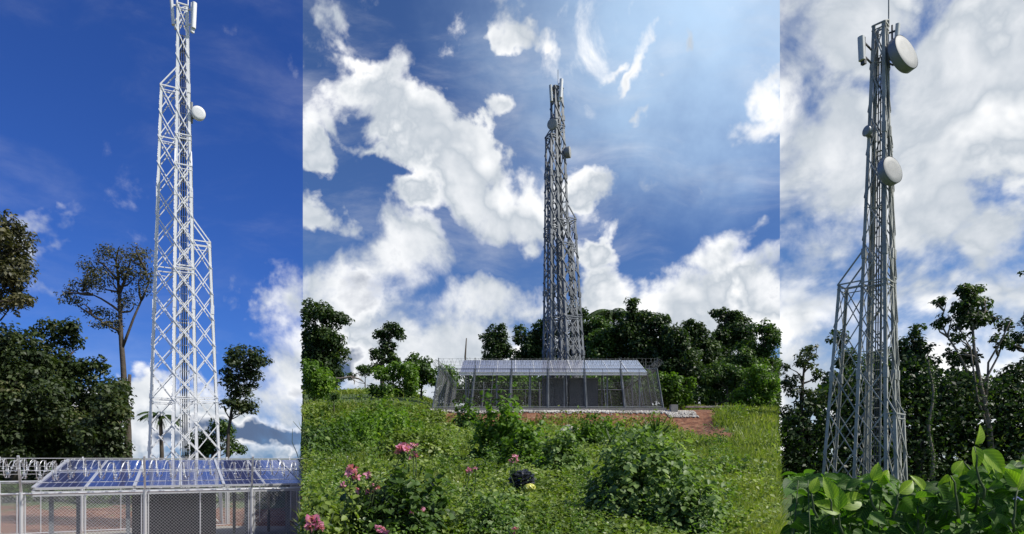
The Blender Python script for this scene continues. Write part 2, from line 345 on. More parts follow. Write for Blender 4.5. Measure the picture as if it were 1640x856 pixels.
# ------------------------------------------------------------------ materials
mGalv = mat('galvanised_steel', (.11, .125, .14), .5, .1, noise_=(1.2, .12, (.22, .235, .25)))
mGalvW = mat('sunlit_white_steel', (.80, .81, .82), .4, 0.0, noise_=(2, .25, (.72, .73, .73)))  # front sunlight on the left tower is put into a whiter steel colour
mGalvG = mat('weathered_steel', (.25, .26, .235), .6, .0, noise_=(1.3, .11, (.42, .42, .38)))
mDish = mat('dish_cover', (.36, .365, .355), .6, noise_=(2.5, .2, (.27, .275, .26)))
mDishRim = mat('dish_shroud', (.25, .27, .28), .5, .2)
mDishW = mat('white_dish_cover', (.75, .76, .77), .5)
mAnt = mat('antenna_cover', (.55, .57, .56), .5)
mAntW = mat('white_antenna_cover', (.82, .83, .84), .45)
mAlu = mat('aluminium_frame', (.62, .63, .64), .35, .3)
mDark = mat('dark_fitting', (.06, .065, .07), .5)
mWire = mat('wire_zinc', (.42, .44, .46), .4, .5)
mWireL = mat('bright_wire', (.62, .63, .64), .4, .3)
mWireC = mat('weathered_wire', (.15, .165, .16), .55, .0)
mConc = mat('concrete', (.30, .29, .27), .9, noise_=(2.5, .25, (.20, .195, .18)), bump=.5)
mCab = mat('cabinet_grey', (.085, .09, .095), .6, .1, noise_=(1.5, .2, (.06, .065, .07)))
mRock = mat('pale_rock', (.68, .63, .52), .95, noise_=(4, .2, (.33, .28, .21)), bump=.8)
mBark = mat('bark', (.11, .09, .07), .95, noise_=(4, .2, (.06, .05, .04)), bump=.8)
mBarkP = mat('pale_bark', (.26, .22, .18), .95, noise_=(3, .2, (.13, .11, .09)), bump=.8)
mStem = mat('green_stem', (.06, .09, .03), .7)
mBag = mat('black_plastic', (.012, .014, .018), .22)
mPink = leafmat('pink_petal', (.55, .12, .30), (.72, .34, .44), (.75, .55, .48), trans=.3, frac=.12)
mYel = mat('yellow_wrapper', (.55, .55, .10), .4)

lTreeD = leafmat('dark_foliage', (.012, .030, .009), (.055, .100, .022), (.13, .18, .04), trans=.3, rough=.5)
lTreeL = leafmat('shade_tree_foliage', (.018, .034, .012), (.07, .10, .03), (.17, .17, .08), trans=.28, rough=.5)
lBrown = leafmat('brown_green_foliage', (.040, .046, .022), (.12, .115, .05), (.20, .18, .09), trans=.25)
lTreeM = leafmat('mid_foliage', (.026, .058, .010), (.085, .155, .028), (.16, .24, .04), trans=.3)
lBright = leafmat('bright_foliage', (.055, .115, .012), (.16, .28, .035), (.28, .38, .06), trans=.4)
lCover = leafmat('ground_leaves', (.080, .130, .022), (.25, .33, .06), (.40, .44, .20), trans=.35)
lVine = leafmat('vine_leaves', (.075, .135, .030), (.23, .33, .10), (.45, .50, .30), trans=.35, frac=.08)
lGrass = leafmat('grass_blades', (.12, .17, .022), (.31, .37, .065), (.42, .40, .15), trans=.4)
lHedge = leafmat('hedge_leaf', (.022, .070, .010), (.11, .22, .025), (.28, .36, .04), trans=.4, rough=.58, veins=True, frac=.1)
lHedgeY = leafmat('young_hedge_leaf', (.16, .30, .025), (.32, .44, .04), trans=.5, rough=.42, veins=True)

# ------------------------------------------------------------------ ground
def ground():
    us = np.concatenate([np.arange(-700, 470, 25), np.arange(470, 492, 1.5), np.arange(495, 1245, 9), np.arange(1246, 1262, 1.5), np.arange(1265, 2600, 30)])
    az = np.arctan((us - CX) / F); az = np.concatenate([az, np.linspace(az[-1], az[0] + 2 * math.pi, 40)[1:-1]])
    rs = np.concatenate([[0.0], np.geomspace(.4, 30, 60), np.arange(30.5, 60, .5), np.geomspace(61, 9000, 50)])
    A, RR = np.meshgrid(az, rs); X = RR * np.sin(A); Yy = RR * np.cos(A)
    A2 = (A + math.pi) % (2 * math.pi) - math.pi
    X = RR * np.sin(A2); Yy = RR * np.cos(A2); Z = terr(X, Yy)
    n = len(az); V = np.stack([X, Yy, Z], -1).reshape(-1, 3)
    i, j = np.meshgrid(np.arange(len(rs) - 1), np.arange(n), indexing='ij'); j2 = (j + 1) % n
    Fq = np.stack([i * n + j, (i + 1) * n + j, (i + 1) * n + j2, i * n + j2], -1).reshape(-1, 4)
    m = bpy.data.materials.new('ground_soil_and_grass'); m.use_nodes = True; nt = m.node_tree; l = nt.links; p = nt.nodes['Principled BSDF']
    g = nt.nodes.new('ShaderNodeNewGeometry')
    def nz(s, d=8):
        q = nt.nodes.new('ShaderNodeTexNoise'); q.inputs['Scale'].default_value = s; q.inputs['Detail'].default_value = d; l.new(g.outputs[0], q.inputs['Vector']); return q.outputs[0]
    def rp(s, st):
        q = nt.nodes.new('ShaderNodeValToRGB'); l.new(s, q.inputs[0])
        while len(q.color_ramp.elements) < len(st): q.color_ramp.elements.new(.5)
        for e, (a, b) in zip(q.color_ramp.elements, st): e.position = a; e.color = (*b, 1)
        return q.outputs[0]
    grass = rp(nz(1.6), [(.3, (.03, .055, .012)), (.6, (.075, .12, .028)), (.75, (.10, .12, .04))])
    soil = rp(nz(2.5), [(.32, (.07, .026, .014)), (.5, (.19, .075, .035)), (.62, (.24, .12, .065)), (.75, (.30, .20, .13))])
    at = nt.nodes.new('ShaderNodeAttribute'); at.attribute_name = 'soil'
    a = nt.nodes.new('ShaderNodeMath'); a.operation = 'ADD'; l.new(at.outputs['Fac'], a.inputs[0])
    b = nt.nodes.new('ShaderNodeMath'); b.operation = 'MULTIPLY_ADD'; l.new(nz(1.3), b.inputs[0]); b.inputs[1].default_value = 2.6; b.inputs[2].default_value = -1.3; l.new(b.outputs[0], a.inputs[1])
    c = nt.nodes.new('ShaderNodeMapRange'); l.new(a.outputs[0], c.inputs[0]); c.inputs[1].default_value = .42; c.inputs[2].default_value = .58
    x = nt.nodes.new('ShaderNodeMix'); x.data_type = 'RGBA'; l.new(c.outputs[0], x.inputs[0]); l.new(grass, x.inputs[6]); l.new(soil, x.inputs[7]); l.new(x.outputs[2], p.inputs['Base Color'])
    p.inputs['Roughness'].default_value = .95
    bu = nt.nodes.new('ShaderNodeBump'); bu.inputs['Distance'].default_value = .12; bu.inputs['Strength'].default_value = .8; l.new(nz(5), bu.inputs['Height']); l.new(bu.outputs[0], p.inputs['Normal'])
    o = npmesh('ground', V, Fq, m, smooth=True); tag(o, kind='structure')
    o.data.attributes.new('soil', 'FLOAT', 'POINT').data.foreach_set('value', soilmask(V[:, 0], V[:, 1]).astype(np.float32))
def soilmask(x, y):
    r = np.hypot(x, y); Y = y; u = CX + F * x / np.maximum(y, .01)
    s = sm(33.6, 35.2, Y) * (1 - sm(39, 41, Y)) * sm(655, 780, u) * (1 - sm(1060, 1150, u)) * .82
    s = np.maximum(s, sm(36, 37, Y) * (1 - sm(52, 54, Y)) * sm(700, 720, u) * (1 - sm(1075, 1110, u)))
    pc = 1125 + (Y - 30) * -2.2 + (38 - Y) * 6 * (Y < 38)                  # the worn track at the right corner
    s = np.maximum(s, sm(26, 31, Y) * (1 - sm(42, 46, Y)) * (1 - sm(14, 48, np.abs(u - np.where(Y > 34, 1112, 1112 + (34 - Y) * 8)))) * 1.35)
    s = np.maximum(s, (u < 485) * sm(8, 12, Y) * (1 - sm(27, 31, Y)) * .95)
    return np.where(y > 1, s, 0)
ground()

# ------------------------------------------------------------------ lattice towers
def tower(label, loc, rz, H, c0, c1, shift, sides, lw, bw, m, ph, name='lattice_tower'):
    t = thing(name, label, 'tower', loc, rz)
    cw = lambda z: c0 + (c1 - c0) * z / H
    cx = lambda z: (shift[0] * z / H, shift[1] * z / H)
    def core(i, j, z): a = cx(z); return Vector((a[0] + i * cw(z), a[1] + j * cw(z), z))
    def leg(pf, z0, z1, w, i, j):
        b = MB(); b.angle(pf(z0), pf(z1), w, w * .35, i, j)
        for k in range(1, int((z1 - z0) / 4.2) + 1):                      # splice plates with bolts
            z = z0 + k * 4.2
            if z < z1 - .3: b.box(pf(z) - Vector((i * w * .45, j * w * .45, 0)), (w * 1.35, w * 1.35, .34))
        b.build('leg', m, t)
    for i in (-1, 1):
        for j in (-1, 1):
            leg(lambda z, i=i, j=j: core(i, j, z), 0, H, lw, i, j)
    def brace(b, pa, pb, z0, z1, w, full=True):
        n = max(1, round((z1 - z0) / ph)); q = (z1 - z0) / n
        for k in range(n):
            a, c = z0 + k * q, z0 + (k + 1) * q
            d = (pb(a) - pa(a)).normalized(); nrm = Vector((-d.y, d.x, 0)) * w * .5
            b.beam(pa(a) + nrm, pb(c) + nrm, w, w * .45, nrm); b.beam(pb(a) - nrm, pa(c) - nrm, w, w * .45, nrm)
            if k % 5 == 0 or k == n - 1:
                e = c if k == n - 1 else a
                b.beam(pa(e), pb(e), w * 1.1, w * 1.1); b.beam(pa(e - .16), pb(e - .16), w * .8, w * .8)
        b.beam(pa(z1), pb(z1), w * 1.2, w * 1.2)
    b = MB(); cs_ = [(-1, -1), (1, -1), (1, 1), (-1, 1)]
    for k in range(4):
        a, c = cs_[k], cs_[(k + 1) % 4]
        brace(b, lambda z, a=a: core(a[0], a[1], z), lambda z, c=c: core(c[0], c[1], z), 0, H, bw)
    for z in np.arange(5, H, 5): b.beam(core(-1, -1, z), core(1, 1, z), bw * .8); b.beam(core(1, -1, z), core(-1, 1, z), bw * .8)
    b.build('bracing', m, t)
    for (dx, dy, w0, w1, zt) in sides:
        def outer(s, z, dx=dx, dy=dy, w0=w0, w1=w1, zt=zt):
            w = w0 + (w1 - w0) * z / zt; a = cx(z); c = cw(z)
            return Vector((a[0] + dx * (c + w) + (0 if dx else s * c), a[1] + dy * (c + w) + (0 if dy else s * c), z))
        def inner(s, z, dx=dx, dy=dy): return core(dx if dx else s, dy if dy else s, z)
        b = MB()
        for s in (-1, 1):
            i, j = (dx, s) if dx else (s, dy)
            leg(lambda z, s=s: outer(s, z), 0, zt, lw * .92, i, j)
            brace(b, lambda z, s=s: inner(s, z), lambda z, s=s: outer(s, z), 0, zt, bw)
            b.beam(outer(s, zt), inner(s, zt + w1 * 1.0 + .25), bw * 1.2)
        brace(b, lambda z: outer(-1, z), lambda z: outer(1, z), 0, zt, bw)
        b.build('bracing', m, t)
    # climbing ladder and cable run inside the core
    b = MB()
    for s in (-.16, .16): b.beam((cx(0)[0] + s, cx(0)[1], .1), (cx(H)[0] + s * .8, cx(H)[1], H - .2), .035)
    for z in np.arange(.4, H - .3, .33): q = cx(z); b.rod((q[0] - .16, q[1], z), (q[0] + .16, q[1], z), .012)
    b.build('ladder', m, t)
    b = MB()
    for k in range(3): b.tube([(cx(z)[0] + .07 * (k - 1), cx(z)[1] + .12, z) for z in np.linspace(.1, H - 1, 8)], .022, 5)
    b.build('cable_run', mDark, t)
    # peaked top: a strut from one corner up to the rod
    b = MB(); pk = core(1, 1, H) + Vector((0, 0, cw(H) * 1.1))
    b.beam(core(1, 1, H), pk, bw * 1.3); b.beam(core(-1, 1, H), pk, bw); b.beam(core(1, -1, H), pk, bw); b.beam(core(-1, -1, H), pk, bw)
    b.build('top_frame', m, t)
    MB().rod(pk, pk + Vector((0, 0, 1.3)), .022, 5).build('lightning_rod', m, t)
    return t
def loc_of(t, p): return t.matrix_basis.inverted() @ Vector(p)
def dirl(t, d): return t.matrix_basis.to_3x3().inverted() @ Vector(d)
def dish(t, p, axis, r, depth, mc, mr, tgt, label=None):
    p = loc_of(t, p); a = dirl(t, axis).normalized(); tg = loc_of(t, tgt)
    d = MB(); d.lathe(p, a, [(0, r), (.012, r * .97), (.02, r * .6), (.025, 0.0)], 32)
    f = d.build('dish_antenna', mc, t, True)
    if label: f['label'] = label
    MB().lathe(p, a, [(.001, r * 1.03), (-depth * .6, r * 1.03), (-depth * .75, r * .93), (-depth, r * .45), (-depth * 1.15, r * .2), (-depth * 1.15, 0)], 32).build('shroud', mr, f, True)
    b = MB(); e = p - a * depth * 1.1; b.beam(e, tg, .06); b.beam(e + Vector((0, 0, .14)), tg + Vector((0, 0, .22)), .04); b.beam(e - Vector((0, 0, .14)), tg - Vector((0, 0, .22)), .04)
    b.rod(tg - Vector((0, 0, .4)), tg + Vector((0, 0, .4)), .045, 8); b.build('dish_mount', mGalv, f)
def panel(t, p, h, w, dp, out, mc, tgt):
    p = loc_of(t, p); o = dirl(t, out); a = math.atan2(o.y, o.x); rot = Matrix.Rotation(a, 3, 'Z') @ Matrix.Rotation(R(4), 3, 'Y')
    b = MB(); n = 10; sec = []
    for k in range(n): q = math.pi * (k / (n - 1) - .5); sec.append((dp * .5 * math.cos(q) , w * .5 * math.sin(q)))
    sec += [(-dp * .5, w * .5), (-dp * .5, -w * .5)]
    vs = [p + rot @ Vector((x, y, z)) for z in (-h / 2, h / 2) for x, y in sec]; n = len(sec)
    b.add(vs, [(i, (i + 1) % n, n + (i + 1) % n, n + i) for i in range(n)] + [tuple(range(n - 1, -1, -1)), tuple(range(n, 2 * n))])
    f = b.build('panel_antenna', mc, t)
    tg = loc_of(t, tgt); b = MB(); q = p - rot @ Vector((dp * 1.3, 0, 0)); b.rod(q - Vector((0, 0, h * .55)), q + Vector((0, 0, h * .55)), .03, 8)
    for z in (-h * .3, h * .3): b.beam(q + Vector((0, 0, z)), (tg.x, tg.y, q.z + z), .045); b.beam(p + Vector((0, 0, z)), q + Vector((0, 0, z)), .05)
    b.box(p - Vector((0, 0, h * .55 )) - rot @ Vector((dp * .9, 0, 0)), (dp * .8, w * .7, h * .22), rot)
    b.build('antenna_mount', mDark if mc is not mAntW else mGalvW, f)

azL = math.atan2(297 - CX, F); YL = 24.0
zl = -.95; P = W(297, HOR, YL)
tl = tower('lattice tower with front sunlight put into its white colour, behind the blue solar roof, a white dish halfway up its mast', (P.x, P.y, zl), -azL, 1.7 + .722 * 24 - zl, .47, .19, (-.10, 0),
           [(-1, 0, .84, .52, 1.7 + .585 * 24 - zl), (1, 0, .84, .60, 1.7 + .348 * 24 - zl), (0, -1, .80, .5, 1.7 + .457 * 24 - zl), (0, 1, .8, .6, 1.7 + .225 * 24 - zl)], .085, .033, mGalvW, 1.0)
dish(tl, W(318, 181, 23.9), (.55, -.75, -.1), .25, .22, mDishW, mAntW, W(307, 181, 24))
panel(tl, W(276, 20, 23.8), .95, .15, .12, (-1, -.5, 0), mAntW, W(290, 20, 24))
panel(tl, W(311, 25, 23.8), .95, .17, .12, (1, -.5, 0), mAntW, W(296, 25, 24))

YM = 45.0; zm = 5.15; P = W(905, HOR, YM)
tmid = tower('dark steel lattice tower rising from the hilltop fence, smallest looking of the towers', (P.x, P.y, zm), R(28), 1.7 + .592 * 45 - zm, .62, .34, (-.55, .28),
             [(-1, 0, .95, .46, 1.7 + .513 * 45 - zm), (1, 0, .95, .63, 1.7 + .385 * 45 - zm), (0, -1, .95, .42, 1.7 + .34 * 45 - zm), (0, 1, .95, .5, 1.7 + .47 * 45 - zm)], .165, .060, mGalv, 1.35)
dish(tmid, W(884, 199, 44.2), (-.45, -.85, -.15), .36, .3, mDish, mDishRim, W(890, 199, 45))
dish(tmid, W(913, 244, 44.8), (.95, -.3, 0), .38, .45, mDish, mDishRim, W(901, 246, 45))
panel(tmid, W(882, 150, 44.6), 1.15, .24, .16, (-1, -.4, 0), mAnt, W(889, 150, 45))
panel(tmid, W(899, 142, 44.6), 1.3, .26, .2, (.8, -.6, 0), mAntW, W(893, 142, 45))

azR = math.atan2(1403 - CX, F); YR = 21.7; zr = .42; P = W(1401, HOR, YR)
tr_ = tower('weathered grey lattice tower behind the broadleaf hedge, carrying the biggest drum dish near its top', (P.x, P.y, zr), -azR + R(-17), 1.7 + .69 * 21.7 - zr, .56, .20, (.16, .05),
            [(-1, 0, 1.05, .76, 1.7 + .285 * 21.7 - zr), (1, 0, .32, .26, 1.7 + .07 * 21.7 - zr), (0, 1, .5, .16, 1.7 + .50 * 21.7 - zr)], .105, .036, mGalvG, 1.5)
dish(tr_, W(1452, 83, 21.2), (.46, -.86, .21), .61, .40, mDish, mDishRim, W(1420, 90, 21.6), 'largest drum dish, tilted near the top of the tower')
dish(tr_, W(1430, 272, 20.9), (.40, -.90, .14), .46, .34, mDish, mDishRim, W(1414, 272, 21.6), 'drum dish facing the front, halfway up the mast')
dish(tr_, W(1387, 210, 21.5), (-.95, -.2, 0), .17, .2, mDish, mDishRim, W(1396, 210, 21.7))
panel(tr_, W(1379, 78, 21.2), .78, .2, .15, (-1, -.5, 0), mAnt, W(1397, 78, 21.7))
panel(tr_, W(1437, 62, 21.5), .95, .2, .12, (.7, -.7, 0), mAnt, W(1420, 62, 21.7))

# ------------------------------------------------------------------ fences, wire and solar roofs
def coil(b, p0, p1, r, pitch, wr, n=14, seed=0):
    g = random.Random(seed); p0 = Vector(p0); p1 = Vector(p1); d = p1 - p0; Ln = d.length; d.normalize(); a = d.cross(Vector((0, 0, 1))).normalized(); c = Vector((0, 0, 1))
    turns = Ln / pitch; N = int(turns * n); pts = []
    for k in range(N + 1):
        q = 2 * math.pi * k / n; rr = r * (1 + .06 * math.sin(k * .37 + seed)); sag = .04 * math.sin(k * .05 + seed)
        pts.append(p0 + d * (Ln * k / N + .06 * math.sin(q * .5)) + a * math.cos(q) * rr + c * (math.sin(q) * rr + sag))
    b.tube(pts, wr, 3)
    for k in range(0, N, 2):                       # blades along the coil
        p = pts[k]; q = pts[min(k + 1, N)]; t = (q - p)
        b.beam(p, p + t * .25, wr * 5, wr * .7)
def fence(label, loc, rz, x0, x1, y0, y1, h, bays, pitch, wr, arm, coilr, flare=0.0, side_bays=3, curb=.22, mp=mGalv, mw=mWire, extra=None, cp=.22, zslope=0.0):
    """chain-link enclosure with curb, posts, rails, mesh, outward arms, barbed wire and razor coil"""
    t = thing('security_fence', label, 'fence', loc, rz)
    if curb:
        b = MB()
        b.box(((x0 + x1) / 2, y0, curb / 2 - .15), (x1 - x0 + .3 + 2 * flare, .22, curb + .3)); b.box(((x0 + x1) / 2, y1, curb / 2 - .15), (x1 - x0 + .3, .22, curb + .3))
        for x in (x0, x1): b.box((x, (y0 + y1) / 2, curb / 2 - .153), (.22, y1 - y0 - .22, curb + .3))
        b.build('base_curb', mConc, t)
    runs = [((x0, y0), (x1, y0), bays), ((x0, y1), (x1, y1), bays), ((x0, y0), (x0, y1), side_bays), ((x1, y0), (x1, y1), side_bays)]
    cen = Vector(((x0 + x1) / 2, (y0 + y1) / 2, 0))
    for ri, (a, c, n) in enumerate(runs):
        a = Vector((*a, curb)); c = Vector((*c, curb)); d = (c - a); Ln = d.length; d.normalize(); nr = Vector((-d.y, d.x, 0))
        if nr.dot((a + c) / 2 - cen) < 0: nr = -nr
        def fl(p):                                 # top is drawn in, bottom flares
            q = p.copy(); q.x = cen.x + (p.x - cen.x) * (1 + (flare / ((x1 - x0) / 2)) * (1 - (p.z - curb) / (h - curb))); return q
        ks = range(n + 1) if ri < 2 else range(1, n)
        for k in ks:
            p = a + d * Ln * k / n; b = MB(); top = Vector((p.x, p.y, h)); b.rod(fl(p) - Vector((0, 0, .1)), top, .042, 8)
            b.beam(top, top + nr * arm * .35 + Vector((0, 0, arm)), .045)
            b.build('post', mp, t)
        b = MB()
        for z in (curb + .06, h - .03): b.rod(fl(Vector((a.x, a.y, z))), fl(Vector((c.x, c.y, z))), .028, 6)
        for k in range(n):                         # thin stiffener between posts
            p = a + d * Ln * (k + .5) / n; b.rod(fl(p), Vector((p.x, p.y, h)), .018, 5)
            for s in (.03, .97): p = a + d * Ln * (k + s) / n; b.rod(fl(p), Vector((p.x, p.y, h)), .016, 5)
        b.build('rail', mp, t)
        b = MB(); hh = h - curb - .06; s = -hh
        while s < Ln:                              # diagonal wires, both ways
            for sg in (1, -1):
                s0, s1 = max(s, 0), min(s + hh, Ln)
                if s1 > s0:
                    za, zb = (s0 - s), (s1 - s)
                    if sg < 0: za, zb = hh - za, hh - zb
                    pa = a + d * s0 + Vector((0, 0, za)); pb = a + d * s1 + Vector((0, 0, zb)); b.rod(fl(pa), fl(pb), wr)
            s += pitch
        b.build('chain_link', mw, t)
        b = MB()
        for k in range(3):
            f_ = (k + .8) / 3; o_ = nr * arm * .35 * f_ + Vector((0, 0, h - curb + arm * f_)); b.rod(a + o_, c + o_, .006 if arm < .7 else .009)
        b.build('barbed_wire', mw, t)
        b = MB(); o_ = nr * arm * .3 + Vector((0, 0, h - curb + arm * .62)); coil(b, a + o_, c + o_, coilr, cp, .0065 if arm < .7 else .008, seed=ri + 3); b.build('razor_coil', mw, t)
    return t

def solarmat(name, cell, line, bw, bh, rough=.12):
    m = bpy.data.materials.new(name); m.use_nodes = True; nt = m.node_tree; p = nt.nodes['Principled BSDF']; t = nt.nodes.new('ShaderNodeTexCoord')
    br_ = nt.nodes.new('ShaderNodeTexBrick'); br_.offset = 0; br_.inputs['Scale'].default_value = 1; br_.inputs['Brick Width'].default_value = bw; br_.inputs['Row Height'].default_value = bh
    br_.inputs['Mortar Size'].default_value = .008; br_.inputs['Color1'].default_value = (*cell, 1); br_.inputs['Color2'].default_value = (*[c * 1.25 for c in cell], 1); br_.inputs['Mortar'].default_value = (*line, 1)
    nt.links.new(t.outputs['Object'], br_.inputs['Vector']); nt.links.new(br_.outputs[0], p.inputs['Base Color']); p.inputs['Roughness'].default_value = rough
    p.inputs['Coat Weight'].default_value = .25; p.inputs['Coat Roughness'].default_value = .06; return m
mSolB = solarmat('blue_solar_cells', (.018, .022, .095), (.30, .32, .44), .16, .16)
mSolG = solarmat('sky_glare_solar_cells', (.13, .14, .19), (.42, .44, .50), .16, .16, .2)  # sky glare painted in: cells and grid lines paler than the blue panels
def canopy(label, loc, rz, x0, x1, y0, y1, zf, zb, cols, rows, ms, legs, ground_z=0.0, wide=2):
    t = thing('solar_canopy', label, 'solar roof', loc, rz)
    a = math.atan2(zb - zf, y1 - y0); Ls = math.hypot(zb - zf, y1 - y0); pw = (x1 - x0) / cols; pl = Ls / rows
    for i in range(cols):
        for j in range(rows):
            o = bpy.data.objects.new('solar_panel', None)
            b = MB(); b.box((0, 0, .02), (pw - .03, pl - .03, .04)); q = b.build('solar_panel', ms, t)
            s = (j + .5) * pl; q.location = (x0 + (i + .5) * pw, y0 + s * math.cos(a), zf + s * math.sin(a)); q.rotation_euler = (a, 0, 0)
            b = MB(); w_ = (pw - .02) / 2; l_ = (pl - .02) / 2; fw = .035 
            for sx_ in (-1, 1): b.box((sx_ * w_, 0, .024), (fw, pl - .02, .056))
            for sy_ in (-1, 1): b.box((0, sy_ * l_, .0235), (pw - .055, fw, .053))
            b.build('frame', mAlu, q)
            bpy.data.objects.remove(o)
    b = MB(); b.box(((x0 + x1) / 2, y0 - .03, zf - .10), (x1 - x0, .06, .12)); b.box(((x0 + x1) / 2, y1 - .03, zb - .12), (x1 - x0, .08, .12)); b.build('edge_beam', mAlu, t)
    for i in range(0, cols + 1, wide):
        x = x0 + i * pw; b = MB(); up = Vector((0, -math.sin(a), math.cos(a)))
        b.beam(Vector((x, y0, zf)) - up * .07, Vector((x, y1, zb)) - up * .07, .07, .1, up); b.beam(Vector((x, y0, zf)) + up * .06, Vector((x, y1, zb)) + up * .06, .07, .02, up)
        b.build('rafter', mAlu, t)
    for x in legs:
        MB().beam((x, y0 + .35, ground_z), (x, y0 + .35, zf + .05), .09).build('support_post', mGalv, t)
        MB().beam((x, y1 - .35, ground_z), (x, y1 - .35, zb - .15), .09).build('support_post', mGalv, t)
    return t
def cabinet(label, loc, rz, w, d, h, group=None):
    t = thing('equipment_cabinet', label, 'cabinet', loc, rz, group)
    MB().box((0, 0, h / 2 + .12), (w, d, h)).build('cabinet_body', mCab, t)
    MB().box((0, 0, .06), (w * .96, d * .96, .12)).build('plinth', mConc, t)
    for s in (-1, 1):
        dr = MB().box((s * w * .245, -d / 2 - .015, h / 2 + .12), (w * .46, .03, h * .93)).build('door', mCab, t)
        b = MB().box((s * w * .06, -d / 2 - .05, h * .5), (.03, .04, .22)); b.build('handle', mDark, dr)
    b = MB()
    for k in range(7): b.box((0, -d / 2 - .04, h * .8 + k * .035), (w * .3, .02, .014))
    b.build('vent', mDark, t); MB().box((0, 0, h + .15), (w + .08, d + .08, .06)).build('cabinet_roof', mGalv, t)

def gravelpad(name, pts, z, m):
    b = MB(); n = len(pts); b.add([(x, y, z) for x, y in pts] + [(x, y, z - .5) for x, y in pts], [tuple(range(n))] + [(i, n + i, n + (i + 1) % n, (i + 1) % n) for i in range(n)])
    tag(b.build(name, m), kind='structure')
mGravel = mat('gravel', (.42, .40, .36), .95, noise_=(16, .18, (.22, .20, .17)), bump=1.0)

# left compound, facing the viewer along the bearing of x=290
azC = math.atan2(290 - CX, F); ux = Vector((math.cos(azC), -math.sin(azC), 0)); uy = Vector((math.sin(azC), math.cos(azC), 0))
def LC(s, d, z=0.0): return ux * s + uy * d + Vector((0, 0, z))
gz = -.9
gravelpad('gravel_pad', [tuple(LC(*p)[:2]) for p in ((-5.2, 17.2), (3.6, 17.2), (4.8, 26), (-5.2, 26))], gz + .06, mGravel)
fence('white chain-link fence with razor coils in front of the blue solar roof', tuple(LC(0, 0, gz)), -azC, -5.4, 3.9, 17.0, 26.4, 1.86, 4, .075, .0026, .80, .2, curb=.0, side_bays=3, mp=mAlu, mw=mWireL, cp=.14)
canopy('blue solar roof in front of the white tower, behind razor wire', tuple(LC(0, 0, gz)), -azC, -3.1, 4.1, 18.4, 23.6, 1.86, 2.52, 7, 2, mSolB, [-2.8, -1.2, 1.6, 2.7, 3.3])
cabinet('grey two-door cabinet under the blue solar roof, below the white tower', tuple(LC(-.15, 20.6, gz)), -azC, 2.1, .9, 1.55)

# hilltop compound
cz = 4.62
x0, x1 = (703 - CX) / F * 38.6, (1052 - CX) / F * 38.6
gravelpad('compound_floor', [(x0, 38.7), (x1, 38.7), (x1, 50), (x0, 50)], cz + .14, mGravel)
fence('grey chain-link fence with concrete curb round the hilltop solar shelter', (0, 0, cz), 0, x0, x1, 38.6, 50.2, 2.78 - .12, 6, .085, .0020, .62, .21, flare=.42, side_bays=4, mw=mWireC, cp=.27)
canopy('solar roof with sky glare put into its pale colour, inside the hilltop fence', (0, 0, cz), 0, (736 - CX) / F * 40.3, (1036 - CX) / F * 40.3, 40.3, 43.4, 2.62, 3.88, 10, 2, mSolG, [-3.0, -1.0, 1.2, 3.4, 6.2, 8.3], wide=3)
cabinet('dark cabinet under the hilltop roof, left one of the two side by side', (W(888, 0, 41.6).x, 41.8, cz + .1), 0, 1.5, 1.0, 2.15, 'cabinets under the hilltop roof')
cabinet('dark cabinet under the hilltop roof, right one of the two side by side', (W(934, 0, 41.6).x, 41.8, cz + .1), 0, 1.9, 1.0, 2.15, 'cabinets under the hilltop roof')
# a small roof glimpsed through the hedge
canopy('solar roof glimpsed through the leaves behind the hedge', (0, 0, 0.35), R(-20), 5.6, 13.5, 17.5, 19.2, .2 + .15, .2 + .6, 7, 1, mSolB, [6.5, 10])

